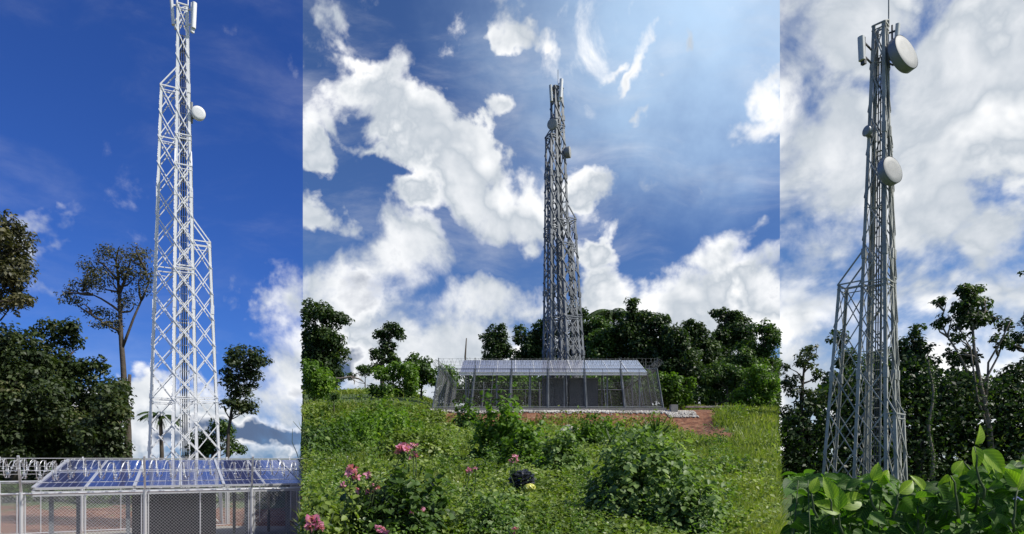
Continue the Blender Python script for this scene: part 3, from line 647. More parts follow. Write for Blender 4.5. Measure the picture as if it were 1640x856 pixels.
# ------------------------------------------------------------------ trees
def limb(b, p, q, r0, r1, g, bend=.12, n=6, seg=5):
    p = Vector(p); q = Vector(q); d = (q - p).length; pts = []; o = Vector(g.normal(size=3)) * d * bend
    for k in range(seg + 1):
        t = k / seg; pts.append(p.lerp(q, t) + o * math.sin(math.pi * t) + Vector(g.normal(size=3)) * d * .02 * (0 < k < seg))
    b.tube(pts, [r0 + (r1 - r0) * k / seg for k in range(seg + 1)], n)
    return pts
def tree(name, label, Y, clumps, trunk, leaf, lm, bm=None, tr=.16, dens=1.0, seed=0, depth=.9, clip=None, cat='tree', group=None, droop=.0, sub=3.0, wd=.55, tmpl=KITE, fine=.5, big=1.12, limbs=()):
    """clumps: (u, v, ru, rv) masses of the crown as seen; each broken into uneven sub-clumps of leaves. trunk: polyline (u, v)."""
    g = np.random.default_rng(seed); sc = Y / F; base = W(trunk[0][0], trunk[0][1], Y); base.z = min(base.z, tz(base.x, base.y) + .0)
    t = thing(name, label, cat, base, 0, group); b = MB(); bv = Vector(base)
    tp = [W(u, v, Y) for u, v in trunk]; tp[0] = base - Vector((0, 0, .15))
    dense = []
    for a, c in zip(tp[:-1], tp[1:]):
        for k in range(4): dense.append(a.lerp(c, k / 4) + Vector(g.normal(size=3)) * .015)
    dense.append(tp[-1]); n = len(dense)
    b.tube([p - bv for p in dense], [tr * (1.25 - .95 * k / (n - 1)) for k in range(n)], 8)
    for q_ in limbs:
        lp = [W(u, v, Y) - bv + Vector((0, g.normal() * .25 * i, 0)) for i, (u, v) in enumerate(q_)]; lp2 = []
        for a_, c_ in zip(lp[:-1], lp[1:]): lp2 += [a_, a_.lerp(c_, .5) + Vector(g.normal(size=3)) * .04]
        lp2.append(lp[-1]); b.tube(lp2, [tr * (.5 - .38 * i / (len(lp2) - 1)) for i in range(len(lp2))], 6); dense += [x + bv for x in lp2[2:]]
    nt_ = n; n = len(dense)
    PP = []; NN = []; SS = []
    for (u, v, ru, rv) in clumps:
        c = np.array(W(u, v, Y)); rx, rz_ = ru * sc * big, rv * sc * big; ry = depth * (rx + rz_) / 2
        c[1] += g.normal() * ry * .3
        cc = Vector(c); k = min(range(n), key=lambda i: (dense[i] - cc).length + max(0, dense[i].z - cc.z + rz_) * 2)
        for j in range(2):
            e = cc + Vector((g.normal() * rx * .45, g.normal() * ry * .4, g.normal() * rz_ * .35))
            limb(b, dense[k] - bv, e - bv, tr * .42, tr * .07, g)
        m_ = max(5, int(sub * (rx * rz_) ** .5 * 4.0 + 5)); sr = (rx * ry * rz_) ** (1 / 3) * fine
        for j in range(m_):
            d = rnd3(g, 1)[0]; rad = g.random() ** .4 * .85
            q = c + d * np.array([rx, ry, rz_]) * rad; s_ = sr * (.5 + .8 * g.random())
            cnt = int(dens * 15 * (s_ / leaf) ** 2) + 6
            dd = rnd3(g, cnt); r_ = s_ * (.45 + .6 * g.random((cnt, 1)) ** .7)
            PP.append(q + dd * r_ * np.array([1, 1, .72])); NN.append(dd * .7 + np.array([0, 0, .75]) + rnd3(g, cnt) * .75)
    Pn = np.concatenate(PP); Nn = np.concatenate(NN); Nn /= np.linalg.norm(Nn, axis=1, keepdims=True)
    Dn = rnd3(g, len(Pn)); Dn -= Nn * (Dn * Nn).sum(1, keepdims=True); Dn[:, 2] -= .25 + droop
    keep = clip_seam(Pn, clip); Pn, Nn, Dn = Pn[keep], Nn[keep], Dn[keep]
    keep = Pn[:, 2] > terr(Pn[:, 0], Pn[:, 1]) + .02; Pn, Nn, Dn = Pn[keep], Nn[keep], Dn[keep]
    leafcloud('crown' if cat == 'tree' else 'foliage', Pn - np.array(base), Dn, Nn, leaf * (.6 + .8 * g.random(len(Pn))), wd, lm, t, tmpl)
    b.build('trunk' if cat == 'tree' else 'stem', bm or mBark, t, True)
    return t
# --- left view
tree('leafy_tree', 'tree cut by the left frame edge, brown-green leaf masses high against the sky', 34, [(12, 380, 34, 34), (32, 372, 22, 16), (2, 440, 26, 40), (12, 482, 34, 20), (38, 480, 12, 16), (-30, 420, 50, 80)],
     [(-25, 745), (-22, 560), (-10, 420)], .22, lBrown, seed=1, sub=3.2, fine=.36, dens=.8)
tree('leafy_tree', 'broad dark tree at the far left behind the razor wire', 36, [(20, 560, 45, 40), (15, 620, 60, 50), (60, 650, 60, 50), (30, 700, 70, 45), (60, 590, 30, 30), (-20, 650, 60, 90)],
     [(25, 750), (22, 650), (25, 580)], .26, lTreeL, seed=2, dens=1.0, tr=.22, fine=.42)
tree('leafy_tree', 'dark bushy tree with upright tufts, left of the tall slim tree', 38, [(80, 545, 26, 34), (112, 540, 20, 32), (95, 600, 45, 30), (125, 640, 55, 45), (90, 700, 60, 42), (140, 700, 50, 40), (135, 590, 40, 14), (158, 580, 22, 12)],
     [(105, 750), (103, 650), (95, 560)], .26, lTreeL, seed=3, dens=1.0, tr=.2, fine=.4)
tree('leafy_tree', 'small dark rounded tree at the foot of the tall slim tree', 33, [(170, 640, 22, 45), (165, 700, 36, 40), (182, 655, 14, 50), (178, 720, 24, 24)], [(172, 748), (172, 690), (174, 640)], .24, lTreeL, seed=4, dens=1.0, fine=.45)
tree('tall_slim_tree', 'tall slim tree with a bare grey trunk and thin airy brown crown', 42,
     [(150, 425, 26, 14), (185, 408, 30, 14), (225, 410, 22, 14), (135, 455, 30, 12), (170, 450, 26, 16), (210, 440, 26, 16), (232, 450, 14, 24), (125, 485, 20, 10), (160, 500, 26, 12), (165, 520, 18, 10), (195, 480, 16, 18), (118, 470, 14, 8), (185, 520, 14, 10)],
     [(208, 748), (203, 660), (195, 560), (192, 480), (188, 430)], .16, lBrown, mBark, seed=5, tr=.2, dens=.15, depth=1.1, fine=.5, sub=5, big=1.12, limbs=[[(195, 560), (215, 510), (232, 450), (236, 420)], [(193, 500), (165, 480), (135, 465)], [(192, 470), (205, 430), (215, 405)], [(194, 530), (170, 520), (155, 505)], [(190, 450), (168, 425), (155, 415)]])
t = bpy.data.objects['tall_slim_tree']; b = MB(); bb = Vector(t.location)
b.tube([W(200, 640, 42) - bb, W(206, 625, 42) - bb, W(208, 600, 42) - bb], [.16, .14, .10], 7); b.build('broken_limb', mBark, t, True)
tree('leafy_tree', 'small open tree with a thin leaning trunk, right of the white tower', 38, [(385, 575, 28, 18), (415, 575, 22, 16), (390, 608, 28, 24), (378, 640, 18, 24), (398, 648, 14, 16), (362, 600, 12, 18)],
     [(362, 748), (366, 690), (378, 620), (390, 585)], .2, lTreeL, seed=7, tr=.1, dens=.9, fine=.5)
tree('leafy_tree', 'low olive tree seen through the right legs of the white tower', 40, [(330, 712, 26, 22), (350, 690, 20, 20), (375, 718, 16, 14), (310, 725, 18, 16)], [(338, 748), (340, 715)], .2, lTreeM, seed=8, fine=.5)
def palm(label, u, v, vb, Y, Lf, n, seed, wid=.5, lm=lTreeD, clip=None):
    g = np.random.default_rng(seed); top = W(u, v, Y); base = W(u, vb, Y); base.z = tz(base.x, base.y); t = thing('palm_tree', label, 'palm', base); bv = Vector(base)
    MB().tube([Vector((0, 0, -.1)), (top - bv) * .5 + Vector((.08, 0, 0)), top - bv], [.16, .11, .09], 8).build('trunk', mBark, t, True)
    P = []; Dv = []; N = []; b = MB()
    for k in range(n):
        a = 2 * math.pi * k / n + g.random() * .4; el = g.uniform(.1, 1.1); pts = []
        for j in range(9):
            s = j / 8; r = Lf * s; pts.append(top - bv + Vector((math.cos(a) * r * math.cos(el * (1 - s)), math.sin(a) * r * math.cos(el * (1 - s)), math.sin(el) * r - .75 * Lf * s * s)))
        b.tube(pts, [.03 * (1 - .8 * j / 8) for j in range(9)], 4)
        for j in range(1, 9):
            d = (pts[j] - pts[j - 1]).normalized(); sd = d.cross(Vector((0, 0, 1))).normalized()
            for q in np.linspace(0, 1, 4, endpoint=False):
                p = pts[j - 1].lerp(pts[j], q)
                for s in (-1, 1):
                    P.append(p); Dv.append(sd * s + d * .6 - Vector((0, 0, .5))); N.append(Vector((0, 0, 1)) + sd * s * .3)
    b.build('frond_rib', mStem, t); leafcloud('fronds', np.array(P), np.array(Dv), np.array(N), Lf * .3, .16, lm, t)
palm('small drooping palm seen through the left legs of the white tower', 257, 668, 748, 36, 1.1, 12, 3)
for i, x in enumerate(range(10, 470, 46)):
    tree('leafy_shrub', 'low bush in the row behind the left fence, under the solar roof', 31, [(x, 785 + (x % 3) * 4, 34, 16)], [(x, 800), (x, 790)], .2, lTreeM, seed=90 + i, cat='shrub', tr=.04, clip='left', group='bushes behind the left fence')

# --- middle view, from far left to right
cm = 'mid'
tree('leafy_tree', 'large dark tree at the left end of the meadow, beside the white left view', 62, [(505, 505, 30, 20), (535, 512, 20, 16), (495, 540, 30, 28), (530, 545, 24, 22), (540, 565, 14, 16), (500, 580, 30, 24), (525, 590, 26, 26), (515, 620, 30, 20)],
     [(508, 640), (506, 590), (508, 520)], .34, lTreeD, seed=11, tr=.3, dens=1.1, clip=cm)
tree('leafy_tree', 'lone tree with a leaning flat top, left of the hilltop fence', 66, [(632, 525, 18, 10), (612, 535, 16, 9), (640, 535, 10, 8), (622, 555, 13, 14), (604, 570, 10, 14), (625, 575, 13, 12), (610, 590, 14, 12)],
     [(612, 612), (612, 585), (620, 550), (630, 530)], .3, lTreeD, seed=12, tr=.2, dens=1.2, clip=cm)
tree('leafy_shrub', 'vine covered shrub pair left of the fence, dark on its right side', 50, [(615, 600, 20, 16), (640, 590, 18, 16), (625, 622, 28, 18), (655, 610, 16, 28), (600, 625, 12, 12)], [(628, 645), (630, 615)], .26, lBright, seed=13, cat='shrub', tr=.1, clip=cm)
tree('leafy_shrub', 'rounded bright shrub touching the left corner of the fence', 54, [(665, 580, 14, 14), (680, 590, 18, 16), (690, 602, 14, 12), (670, 605, 20, 12)], [(676, 625), (674, 600)], .28, lTreeM, seed=14, cat='shrub', tr=.1, clip=cm)
tree('leafy_shrub', 'tangled bright shrub at the far left edge of the meadow', 44, [(500, 600, 26, 24), (520, 612, 18, 16), (505, 625, 26, 16)], [(503, 645), (503, 620)], .24, lBright, seed=15, cat='shrub', tr=.1, clip=cm)
tree('leafy_shrub', 'low lone tuft of leaves in the open meadow grass', 36, [(535, 636, 12, 7)], [(535, 648), (535, 640)], .17, lTreeM, seed=16, cat='shrub', tr=.05, clip=cm)
tree('leafy_tree', 'small distant tree above the fallen branch', 72, [(585, 592, 12, 10), (562, 603, 8, 5)], [(585, 612), (585, 598)], .28, lTreeM, seed=17, tr=.08)
tree('leafy_tree', 'round topped dark tree behind the left half of the solar shelter', 68, [(795, 530, 16, 12), (788, 550, 22, 16), (805, 560, 14, 14), (785, 572, 20, 10)], [(792, 600), (793, 550)], .3, lTreeD, seed=18, tr=.2, dens=1.2)
tree('leafy_tree', 'dark tree immediately left of the hilltop tower legs', 66, [(832, 535, 8, 16), (848, 545, 16, 14), (862, 530, 12, 16), (845, 565, 26, 16), (868, 560, 20, 24), (876, 530, 14, 18)], [(855, 600), (856, 550)], .32, lTreeD, seed=19, tr=.22, dens=1.2)
MB_ = MB(); MB_.tube([W(747, 600, 60), W(745, 572, 60), W(747, 542, 60)], [.12, .09, .05], 7); o = MB_.build('dead_trunk', mBark, None, True); tag(o, 'bare dead trunk standing behind the left end of the fence', 'dead tree')
tree('leafy_tree', 'dark tree behind the right legs of the hilltop tower', 64, [(925, 500, 14, 16), (930, 530, 22, 20), (915, 560, 26, 20), (940, 555, 16, 24)], [(926, 600), (926, 540)], .32, lTreeD, seed=20, tr=.22, dens=1.1)
palm('feathery palm rising out of the dark trees right of the hilltop tower', 983, 505, 620, 66, 3.0, 18, 21)
tree('leafy_tree', 'dense tree right of the hilltop tower, in front of the feathery palm', 62, [(965, 520, 20, 14), (975, 545, 28, 20), (960, 560, 20, 26), (990, 570, 26, 22)], [(975, 620), (975, 560)], .32, lTreeM, seed=22, tr=.22, dens=1.2)
tree('leafy_tree', 'tall vine draped tree with a small round peak', 60, [(1012, 490, 11, 12), (1022, 505, 18, 14), (1015, 530, 26, 22), (1045, 520, 24, 18), (1030, 560, 34, 30), (1060, 555, 20, 30)], [(1030, 620), (1025, 560), (1016, 500)], .32, lTreeD, seed=23, tr=.25, dens=1.2)
tree('leafy_tree', 'dark tree with a squared top right of the round peak', 58, [(1075, 525, 12, 12), (1080, 550, 22, 20), (1068, 585, 26, 26), (1100, 580, 24, 30)], [(1082, 640), (1080, 560)], .3, lTreeD, seed=24, tr=.22, dens=1.2)
tree('leafy_tree', 'upright dark tree in the middle of the right treeline', 60, [(1102, 520, 11, 10), (1105, 540, 16, 16), (1122, 525, 16, 10), (1125, 555, 22, 24), (1130, 590, 28, 24)], [(1115, 640), (1112, 560)], .3, lTreeD, seed=25, tr=.22, dens=1.2)
tree('leafy_tree', 'tallest rounded tree in the right treeline, smothered in vines', 62, [(1147, 500, 8, 10), (1170, 508, 22, 14), (1180, 530, 24, 22), (1160, 545, 20, 26), (1195, 540, 12, 18), (1150, 580, 30, 26)], [(1168, 640), (1168, 560), (1165, 515)], .32, lTreeD, seed=26, tr=.25, dens=1.2)
tree('leafy_tree', 'spreading mid-green tree at the right end of the treeline', 54, [(1220, 525, 22, 10), (1235, 545, 22, 18), (1205, 560, 30, 16), (1190, 585, 34, 20), (1230, 585, 30, 24)], [(1225, 640), (1222, 560)], .26, lTreeM, seed=27, tr=.2, dens=1.2, clip=cm)
tree('leafy_shrub', 'feathery spreading shrub below the right treeline', 50, [(1150, 590, 22, 10), (1170, 600, 28, 12), (1140, 605, 18, 10), (1185, 615, 26, 14)], [(1165, 645), (1165, 610)], .24, lTreeM, seed=28, cat='shrub', tr=.1, clip=cm)
tree('leafy_shrub', 'tangled bright shrub at the right end below the treeline', 47, [(1215, 605, 26, 18), (1235, 625, 20, 22), (1195, 632, 24, 14), (1210, 645, 24, 10)], [(1215, 655), (1215, 630)], .22, lBright, seed=29, cat='shrub', tr=.1, clip=cm)
tree('leafy_shrub', 'rounded shrub just outside the right corner of the fence', 52, [(1080, 625, 16, 14), (1102, 630, 18, 16), (1090, 640, 26, 10), (1108, 612, 7, 10)], [(1090, 655), (1090, 635)], .24, lBright, seed=30, cat='shrub', tr=.1)
tree('leafy_shrub', 'low sprawling shrub between the fence corner and the tangled bushes', 50, [(1130, 630, 22, 12), (1155, 635, 26, 12), (1175, 645, 20, 8)], [(1145, 655), (1145, 640)], .22, lTreeM, seed=31, cat='shrub', tr=.1)
for i in range(11):
    tree('leafy_shrub', 'bush in the row behind the hilltop back fence, seen through its mesh', 53, [(715 + i * 35, 612 + 8 * math.sin(i * 2.1), 24, 22), (720 + i * 35, 632, 24, 16)], [(718 + i * 35, 650), (718 + i * 35, 620)], .26, lBright, seed=132 + i, cat='shrub', tr=.06, group='bushes behind the hilltop fence')
def thicket(name, label, top, Ys, n, leaf, lm, seed, clip, vb):
    g = np.random.default_rng(seed); u = g.uniform(top[0][0], top[-1][0], n); Y = g.uniform(*Ys, n); vt = np.interp(u, [p[0] for p in top], [p[1] for p in top]) + 22 * (vnoise(u, Y * 9, 26, seed) - .5)
    v = vt + (vb - vt) * g.random(n) ** 1.0; P = np.stack([(u - CX) / F * Y, Y, CAMZ + (HOR - v) / F * Y], 1); k = clip_seam(P, clip) & (P[:, 2] > terr(P[:, 0], P[:, 1])) & (vnoise(u, v, 9, seed + 3) > .22); P = P[k]; n = len(P)
    N = rnd3(g, n) + np.array([0, -.4, .7]); tag(leafcloud(name, P, rnd3(g, n), N, leaf * g.uniform(.6, 1.4, n), .6, lm), label, 'undergrowth', kind='stuff')
thicket('wood_undergrowth', 'dark undergrowth massed beneath the right treeline of the meadow', [(940, 580), (1000, 575), (1060, 585), (1120, 590), (1180, 590), (1249, 580)], (60, 66), 26000, .34, lTreeD, 5, 'mid', 660)
thicket('wood_undergrowth', 'dark undergrowth behind the hilltop tower and fence', [(770, 590), (830, 572), (950, 572)], (66, 71), 12000, .36, lTreeM, 6, 'mid', 660)
thicket('wood_undergrowth', 'dark undergrowth of the wood behind the grey tower', [(1252, 670), (1300, 640), (1340, 600), (1400, 570), (1470, 570), (1520, 600), (1580, 610), (1640, 590), (1720, 590)], (34, 45), 52000, .25, lTreeD, 7, 'right', 795)
thicket('wood_undergrowth', 'dark undergrowth of the wood left of the white tower', [(-40, 640), (60, 640), (150, 660), (196, 690)], (40, 45), 22000, .25, lTreeL, 8, 'left', 805)
# fallen branch
b = MB(); p_ = [W(u, v, 57) for u, v in ((527, 606), (545, 607), (562, 604), (575, 607), (582, 612))]; b.tube(p_, [.12, .11, .10, .07, .04], 6)
b.tube([W(562, 604, 57), W(568, 611, 56.6), W(567, 616, 56.5)], [.07, .05, .03], 5); b.tube([W(565, 604, 57), W(572, 598, 57), W(578, 602, 57)], [.06, .04, .03], 5)
tag(b.build('fallen_branch', mBarkP, None, True), 'pale fallen branch lying across the meadow far left of the fence', 'branch')

# --- right view
tree('leafy_tree', 'sparse dark tree left of the grey tower, sky showing through', 36, [(1300, 560, 16, 12), (1285, 580, 18, 18), (1275, 620, 24, 20), (1300, 640, 20, 24), (1270, 660, 22, 22), (1290, 700, 30, 26), (1262, 725, 24, 20), (1310, 600, 10, 14), (1256, 600, 8, 16)],
     [(1285, 765), (1283, 650), (1288, 580)], .2, lTreeL, seed=41, tr=.14, dens=.8, clip='right', fine=.4)
tree('leafy_tree', 'dark tree directly behind the left legs of the grey tower', 38, [(1345, 540, 16, 12), (1350, 580, 24, 20), (1335, 620, 24, 24), (1360, 650, 30, 30), (1330, 690, 26, 28), (1370, 700, 34, 34)], [(1352, 765), (1350, 640), (1348, 560)], .22, lTreeD, seed=42, tr=.18, fine=.42)
tree('leafy_tree', 'tall dense dark tree right of the grey tower', 37, [(1465, 535, 20, 14), (1455, 570, 26, 28), (1480, 560, 22, 24), (1460, 620, 34, 36), (1490, 650, 30, 40), (1455, 690, 34, 40), (1495, 710, 30, 34), (1420, 640, 30, 40), (1415, 710, 34, 34), (1440, 560, 14, 16)],
     [(1470, 765), (1470, 640), (1465, 560)], .22, lTreeD, seed=43, tr=.22, dens=1.0, fine=.4)
tree('leafy_tree', 'tall spreading tree with pale bare limbs, highest crown of the right view', 35, [(1550, 465, 26, 12), (1570, 485, 30, 18), (1535, 490, 22, 14), (1505, 480, 14, 10), (1550, 510, 34, 16), (1590, 505, 20, 14), (1612, 520, 12, 12), (1510, 515, 16, 12), (1540, 540, 20, 12), (1600, 545, 20, 12), (1565, 570, 24, 14), (1530, 565, 16, 12)],
     [(1592, 765), (1585, 690), (1572, 620), (1560, 560), (1555, 490)], .2, lTreeD, mBarkP, seed=44, tr=.15, dens=1.0, fine=.4, sub=4, limbs=[[(1585, 690), (1562, 640), (1545, 560), (1530, 500)], [(1578, 650), (1588, 580), (1592, 520), (1600, 500)], [(1572, 620), (1600, 570), (1612, 530)], [(1550, 600), (1528, 560), (1512, 515), (1505, 488)], [(1557, 530), (1575, 500), (1580, 480)]])
tree('leafy_tree', 'dark understorey tree below the pale limbed tree', 38, [(1530, 620, 26, 30), (1560, 650, 34, 34), (1530, 700, 34, 34), (1580, 715, 36, 30), (1540, 580, 14, 16), (1600, 660, 22, 30)], [(1550, 765), (1548, 640)], .22, lTreeD, seed=45, tr=.18, fine=.42)
tree('leafy_tree', 'dark tree cut by the right frame edge', 36, [(1630, 545, 20, 12), (1640, 590, 34, 20), (1615, 625, 26, 20), (1640, 660, 34, 34), (1620, 710, 34, 30), (1655, 520, 24, 20), (1650, 440, 14, 10)], [(1645, 765), (1642, 640), (1645, 540)], .2, lTreeD, seed=46, tr=.2, dens=.9, fine=.42)
g = np.random.default_rng(5); b = MB(); pts = [W(1491 + 4 * math.sin(k), 765 - k * 17, 32.5) for k in range(12)]; b.tube(pts, [.09 - .004 * k for k in range(12)], 7); vt = thing('vine_trunk', 'thin ivy covered trunk standing in front of the dark tree right of the grey tower', 'tree', pts[0])
for i, v in enumerate(b.v): b.v[i] = tuple(Vector(v) - pts[0])
b.build('trunk', mBarkP, vt, True); n = 700; k = g.random(n) * 11; P = np.array([pts[int(q)].lerp(pts[min(int(q) + 1, 11)], q % 1) - pts[0] for q in k]); d = rnd3(g, n)
leafcloud('crown', P + d * .14, rnd3(g, n), d, .11, .7, lTreeM, vt)

# ------------------------------------------------------------------ meadow
g = np.random.default_rng(77)
def hmap(x, y): return .10 + .48 * vnoise(x, y, 1.9, 3) ** 1.5 + .16 * vnoise(x, y, .7, 5)
def cover(n, seed, vlo, vhi, ulo=486, uhi=1248, reject=None):
    g = np.random.default_rng(seed); u = g.uniform(ulo, uhi, n); v = g.uniform(vlo, vhi, n)
    ys = np.geomspace(3.2, 60, 900); X = []; Y = []
    zg = np.interp(ys, [0, 4, 8, 20, 34.5, 36.2, 38.2, 52, 75], [0, .3, .70, 1.75, 3.15, 3.75, 4.6, 5.75, 7.6]); vv = HOR - (zg - CAMZ) * F / ys
    mono = np.minimum.accumulate(vv); Y = np.interp(-v, -mono + np.arange(900) * 1e-6, ys) * g.uniform(.96, 1.04, n); X = (u - CX) / F * Y
    s = soilmask(X, Y); keep = (g.random(n) > s * (1.02 + .5 * (vnoise(X, Y, 1.1, 21) - .5))) & ~((Y > 37.8) & (Y < 50.4) & (X > x0 - .6) & (X < x1 + .6))
    if reject is not None: keep &= ~reject(u, v, g.random(n))
    return X[keep], Y[keep], g
def broad(u, v):       # where broadleaf weeds, not grass, dominate
    X = (u - CX) / F
    return np.clip(.65 - sm(1080, 1160, u + (v - 760) * -.5) * .55 + .5 * (vnoise(u, v * 2.2, 60, 9) - .5) - sm(690, 640, v) * .5, 0.05, 1)
# broad leaves
X, Y, g = cover(150000, 1, 640, 1010, reject=lambda u, v, r: r > broad(u, v))
h = hmap(X, Y); Z = terr(X, Y) + h * g.random(len(X)) ** .5; n = len(X)
N = np.stack([g.normal(0, .55, n), g.normal(0, .55, n) - .15, np.ones(n)], 1); Dd = rnd3(g, n); Dd[:, 2] *= .4
sz = (.022 + .0042 * Y) * (.5 + g.random(n))
o = leafcloud('ground_leaves', np.stack([X, Y, Z], 1), Dd, N, sz, .8, lCover, None, LEAF); tag(o, 'low broadleaf weeds carpeting the meadow', 'weeds', kind='stuff')
# tall weeds: leafy sprays of uneven height
for si, (nm, lm_, cnt) in enumerate((('tall_weeds', lBright, 520), ('tall_weeds', lVine, 420), ('tall_weeds', lTreeM, 260))):
    X, Y, g = cover(cnt, 31 + si, 655, 980, 488, 1190 - 20 * si); k = g.random(len(X)) < .25 + 1.1 * vnoise(X, Y, 2.6, 40 + si); X, Y = X[k], Y[k]; m_ = len(X)
    H = (.30 + .55 * g.random(m_) ** 1.6) * (.55 + .9 * vnoise(X, Y, 1.7, 50 + si)) * (.75 + .02 * Y); q = g.integers(0, m_, m_ * 34); t_ = g.random(len(q)) ** .7
    lf = (.022 + .0036 * Y[q]) * (1.5 - .9 * t_) * g.uniform(.6, 1.3, len(q)); ln_ = g.normal(0, .18, (m_, 2))
    P = np.stack([X[q] + ln_[q, 0] * t_ * H[q] + g.normal(0, 1.1, len(q)) * lf, Y[q] + ln_[q, 1] * t_ * H[q] + g.normal(0, 1.1, len(q)) * lf, terr(X[q], Y[q]) + t_ * H[q] + .03], 1)
    Dd = rnd3(g, len(q)); Dd[:, 2] = Dd[:, 2] * .5 - .1; N = rnd3(g, len(q)) * .7 + np.array([0, -.1, 1]); kk = clip_seam(P, 'mid')
    o = leafcloud(nm, P[kk], Dd[kk], N[kk], lf[kk], (.75, .8, .5)[si], lm_, None, LEAF); tag(o, ('bright green weed stalks standing above the meadow grass', 'pale leaved weed stalks scattered through the meadow', 'dark narrow leaved weed stalks scattered through the meadow')[si], 'weeds', kind='stuff')
# grass
X, Y, g = cover(235000, 2, 612, 1010, reject=lambda u, v, r: r < broad(u, v) * .75)
n = len(X); Z = terr(X, Y) - .02; ht = (.10 + .30 * vnoise(X, Y, 1.5, 11) + .12 * g.random(n)) * (.55 + .02 * Y).clip(.5, 1.15) * (.7 + .6 * g.random(n))
Dd = np.stack([g.normal(0, .42, n) + .12, g.normal(0, .42, n), np.ones(n)], 1); N = rnd3(g, n); N[:, 2] = 0
o = leafcloud('meadow_grass', np.stack([X, Y, Z], 1), Dd, N, ht, (.0035 + .0009 * Y) / ht * 1.6, lGrass, None, BLADE); tag(o, 'tall meadow grass between the weeds', 'grass', kind='stuff')

def vineplant(name, label, u, v, Y, rx, ry, h, leaf, n, lm, seed, cat='shrub', tm=LEAF, wd=.85, stems=9, pw=.5, group=None):
    """a leafy mound: real radius rx, ry and height h (m), foot at (u, v) for distance Y"""
    g = np.random.default_rng(seed); c = W(u, v, Y); c.z = tz(c.x, c.y); t = thing(name, label, cat, c, 0, group)
    ns = max(10, n // 26); sa = g.random(ns) * 2 * math.pi; sr = g.random(ns) ** .55; sh = np.sqrt(np.clip(1.02 - sr ** 2, .03, 1)) * h * g.uniform(.55, 1.22, ns)
    sxx = np.cos(sa) * sr * rx; syy = np.sin(sa) * sr * ry; lean = g.normal(0, .16, (ns, 2)) * sh[:, None]
    k_ = g.integers(0, ns, n); tt = g.random(n) ** pw; w_ = leaf * 1.1 * (1.3 - tt)
    x = sxx[k_] + lean[k_, 0] * tt + g.normal(0, 1, n) * w_; y = syy[k_] + lean[k_, 1] * tt + g.normal(0, 1, n) * w_
    z = sh[k_] * tt + (terr(x + c.x, y + c.y) - c.z)
    N = np.stack([x / rx * .8 + g.normal(0, .45, n), y / ry * .6 + g.normal(0, .45, n), 1.15 + 0 * x], 1); Dd = rnd3(g, n); Dd[:, 2] = -.35
    P = np.stack([x, y, z], 1); keep = clip_seam(P + np.array(c), 'mid')
    leafcloud('foliage', P[keep], Dd[keep], N[keep], (leaf * (.5 + g.random(n)))[keep], wd, lm, t, tm)
    b = MB()
    for k in range(stems): q = 2 * math.pi * k / stems; limb(b, (0, 0, -.05), (math.cos(q) * rx * .55, math.sin(q) * ry * .55, h * (.55 + .3 * g.random())), .018, .006, g, n=5)
    b.build('stem', mStem, t); return t
def shrubpx(label, u, vt, vb, Y, wpx, leaf, n, lm, seed, **k):
    """give the foot distance; the height comes from the look of its top"""
    c = W(u, vt, Y); h = c.z - tz(c.x, c.y); r = wpx / 2 * Y / F
    return vineplant('leafy_shrub', label, u, vb, Y, r, k.pop('ry', r), max(h, .2) * 1.08, leaf, n, lm, seed, **k)
shrubpx('tall bright green bush in the middle of the meadow, hiding part of the fence foot', 803, 640, 740, 17.5, 78, .13, 2600, lBright, 51, pw=.7)
shrubpx('bright bush sloping down to the right of the tallest meadow bush', 843, 690, 760, 14, 80, .10, 2400, lBright, 52)
shrubpx('small dark bush on the red bank near the left fence bays', 747, 641, 690, 33, 34, .17, 900, lTreeM, 53, pw=.8)
shrubpx('dark leafy bush right of the black plastic bag', 900, 700, 770, 13, 74, .09, 2600, lVine, 54)
shrubpx('large vine mound filling the lower right of the meadow', 1035, 715, 856, 8.3, 190, .075, 11000, lVine, 55, stems=14)
shrubpx('spreading vine growth right of the large vine mound', 1105, 772, 856, 7.4, 130, .065, 3800, lVine, 56)
shrubpx('vine covered hump along the middle left of the meadow', 600, 655, 720, 24, 170, .12, 7000, lBright, 57, ry=3.0, pw=.8)
shrubpx('dark weedy hump at the left edge of the meadow', 505, 672, 740, 18, 110, .10, 5000, lTreeM, 58, ry=2.2, pw=.8)
shrubpx('low leafy hump with mixed weeds below the left fence corner', 660, 690, 740, 19, 130, .11, 4200, lCover, 59, ry=1.3)
shrubpx('dark broadleaf shrub under the pink flowers', 640, 775, 856, 6.6, 150, .075, 4600, lTreeM, 60)
shrubpx('leafy weed clump in the lower left corner of the meadow', 520, 800, 856, 6.2, 90, .06, 2600, lCover, 61)
shrubpx('weed clump with pale leaves at the bottom middle of the meadow', 790, 800, 856, 7.0, 150, .06, 3800, lVine, 62)
shrubpx('bright weeds around the foot of the left spiky plant', 955, 672, 720, 22, 80, .12, 2200, lBright, 63)
shrubpx('loose weeds below the right spiky plant', 1010, 690, 740, 18, 90, .10, 2600, lVine, 64)
shrubpx('pale topped weeds scattered along the track', 1180, 735, 790, 14, 90, .07, 700, lVine, 65)
def spiky(label, u, vb, Y, h, n, seed):
    g = np.random.default_rng(seed); c = W(u, vb, Y); c.z = tz(c.x, c.y); t = thing('spiky_plant', label, 'plant', c, 0, 'spiky plants below the fence'); a = g.random(n) * 6.283; e = g.uniform(.15, .85, n)
    Dd = np.stack([np.cos(a) * e, np.sin(a) * e, np.ones(n)], 1); N = np.stack([-np.cos(a), -np.sin(a), e], 1)
    leafcloud('blades', np.stack([np.cos(a) * .08, np.sin(a) * .08, np.zeros(n)], 1), Dd, -N, h * g.uniform(.6, 1.1, n), .085, lTreeM, t, BLADE)
spiky('spiky blade-leaved plant near the middle of the red bank', 980, 712, 21, 1.15, 70, 1)
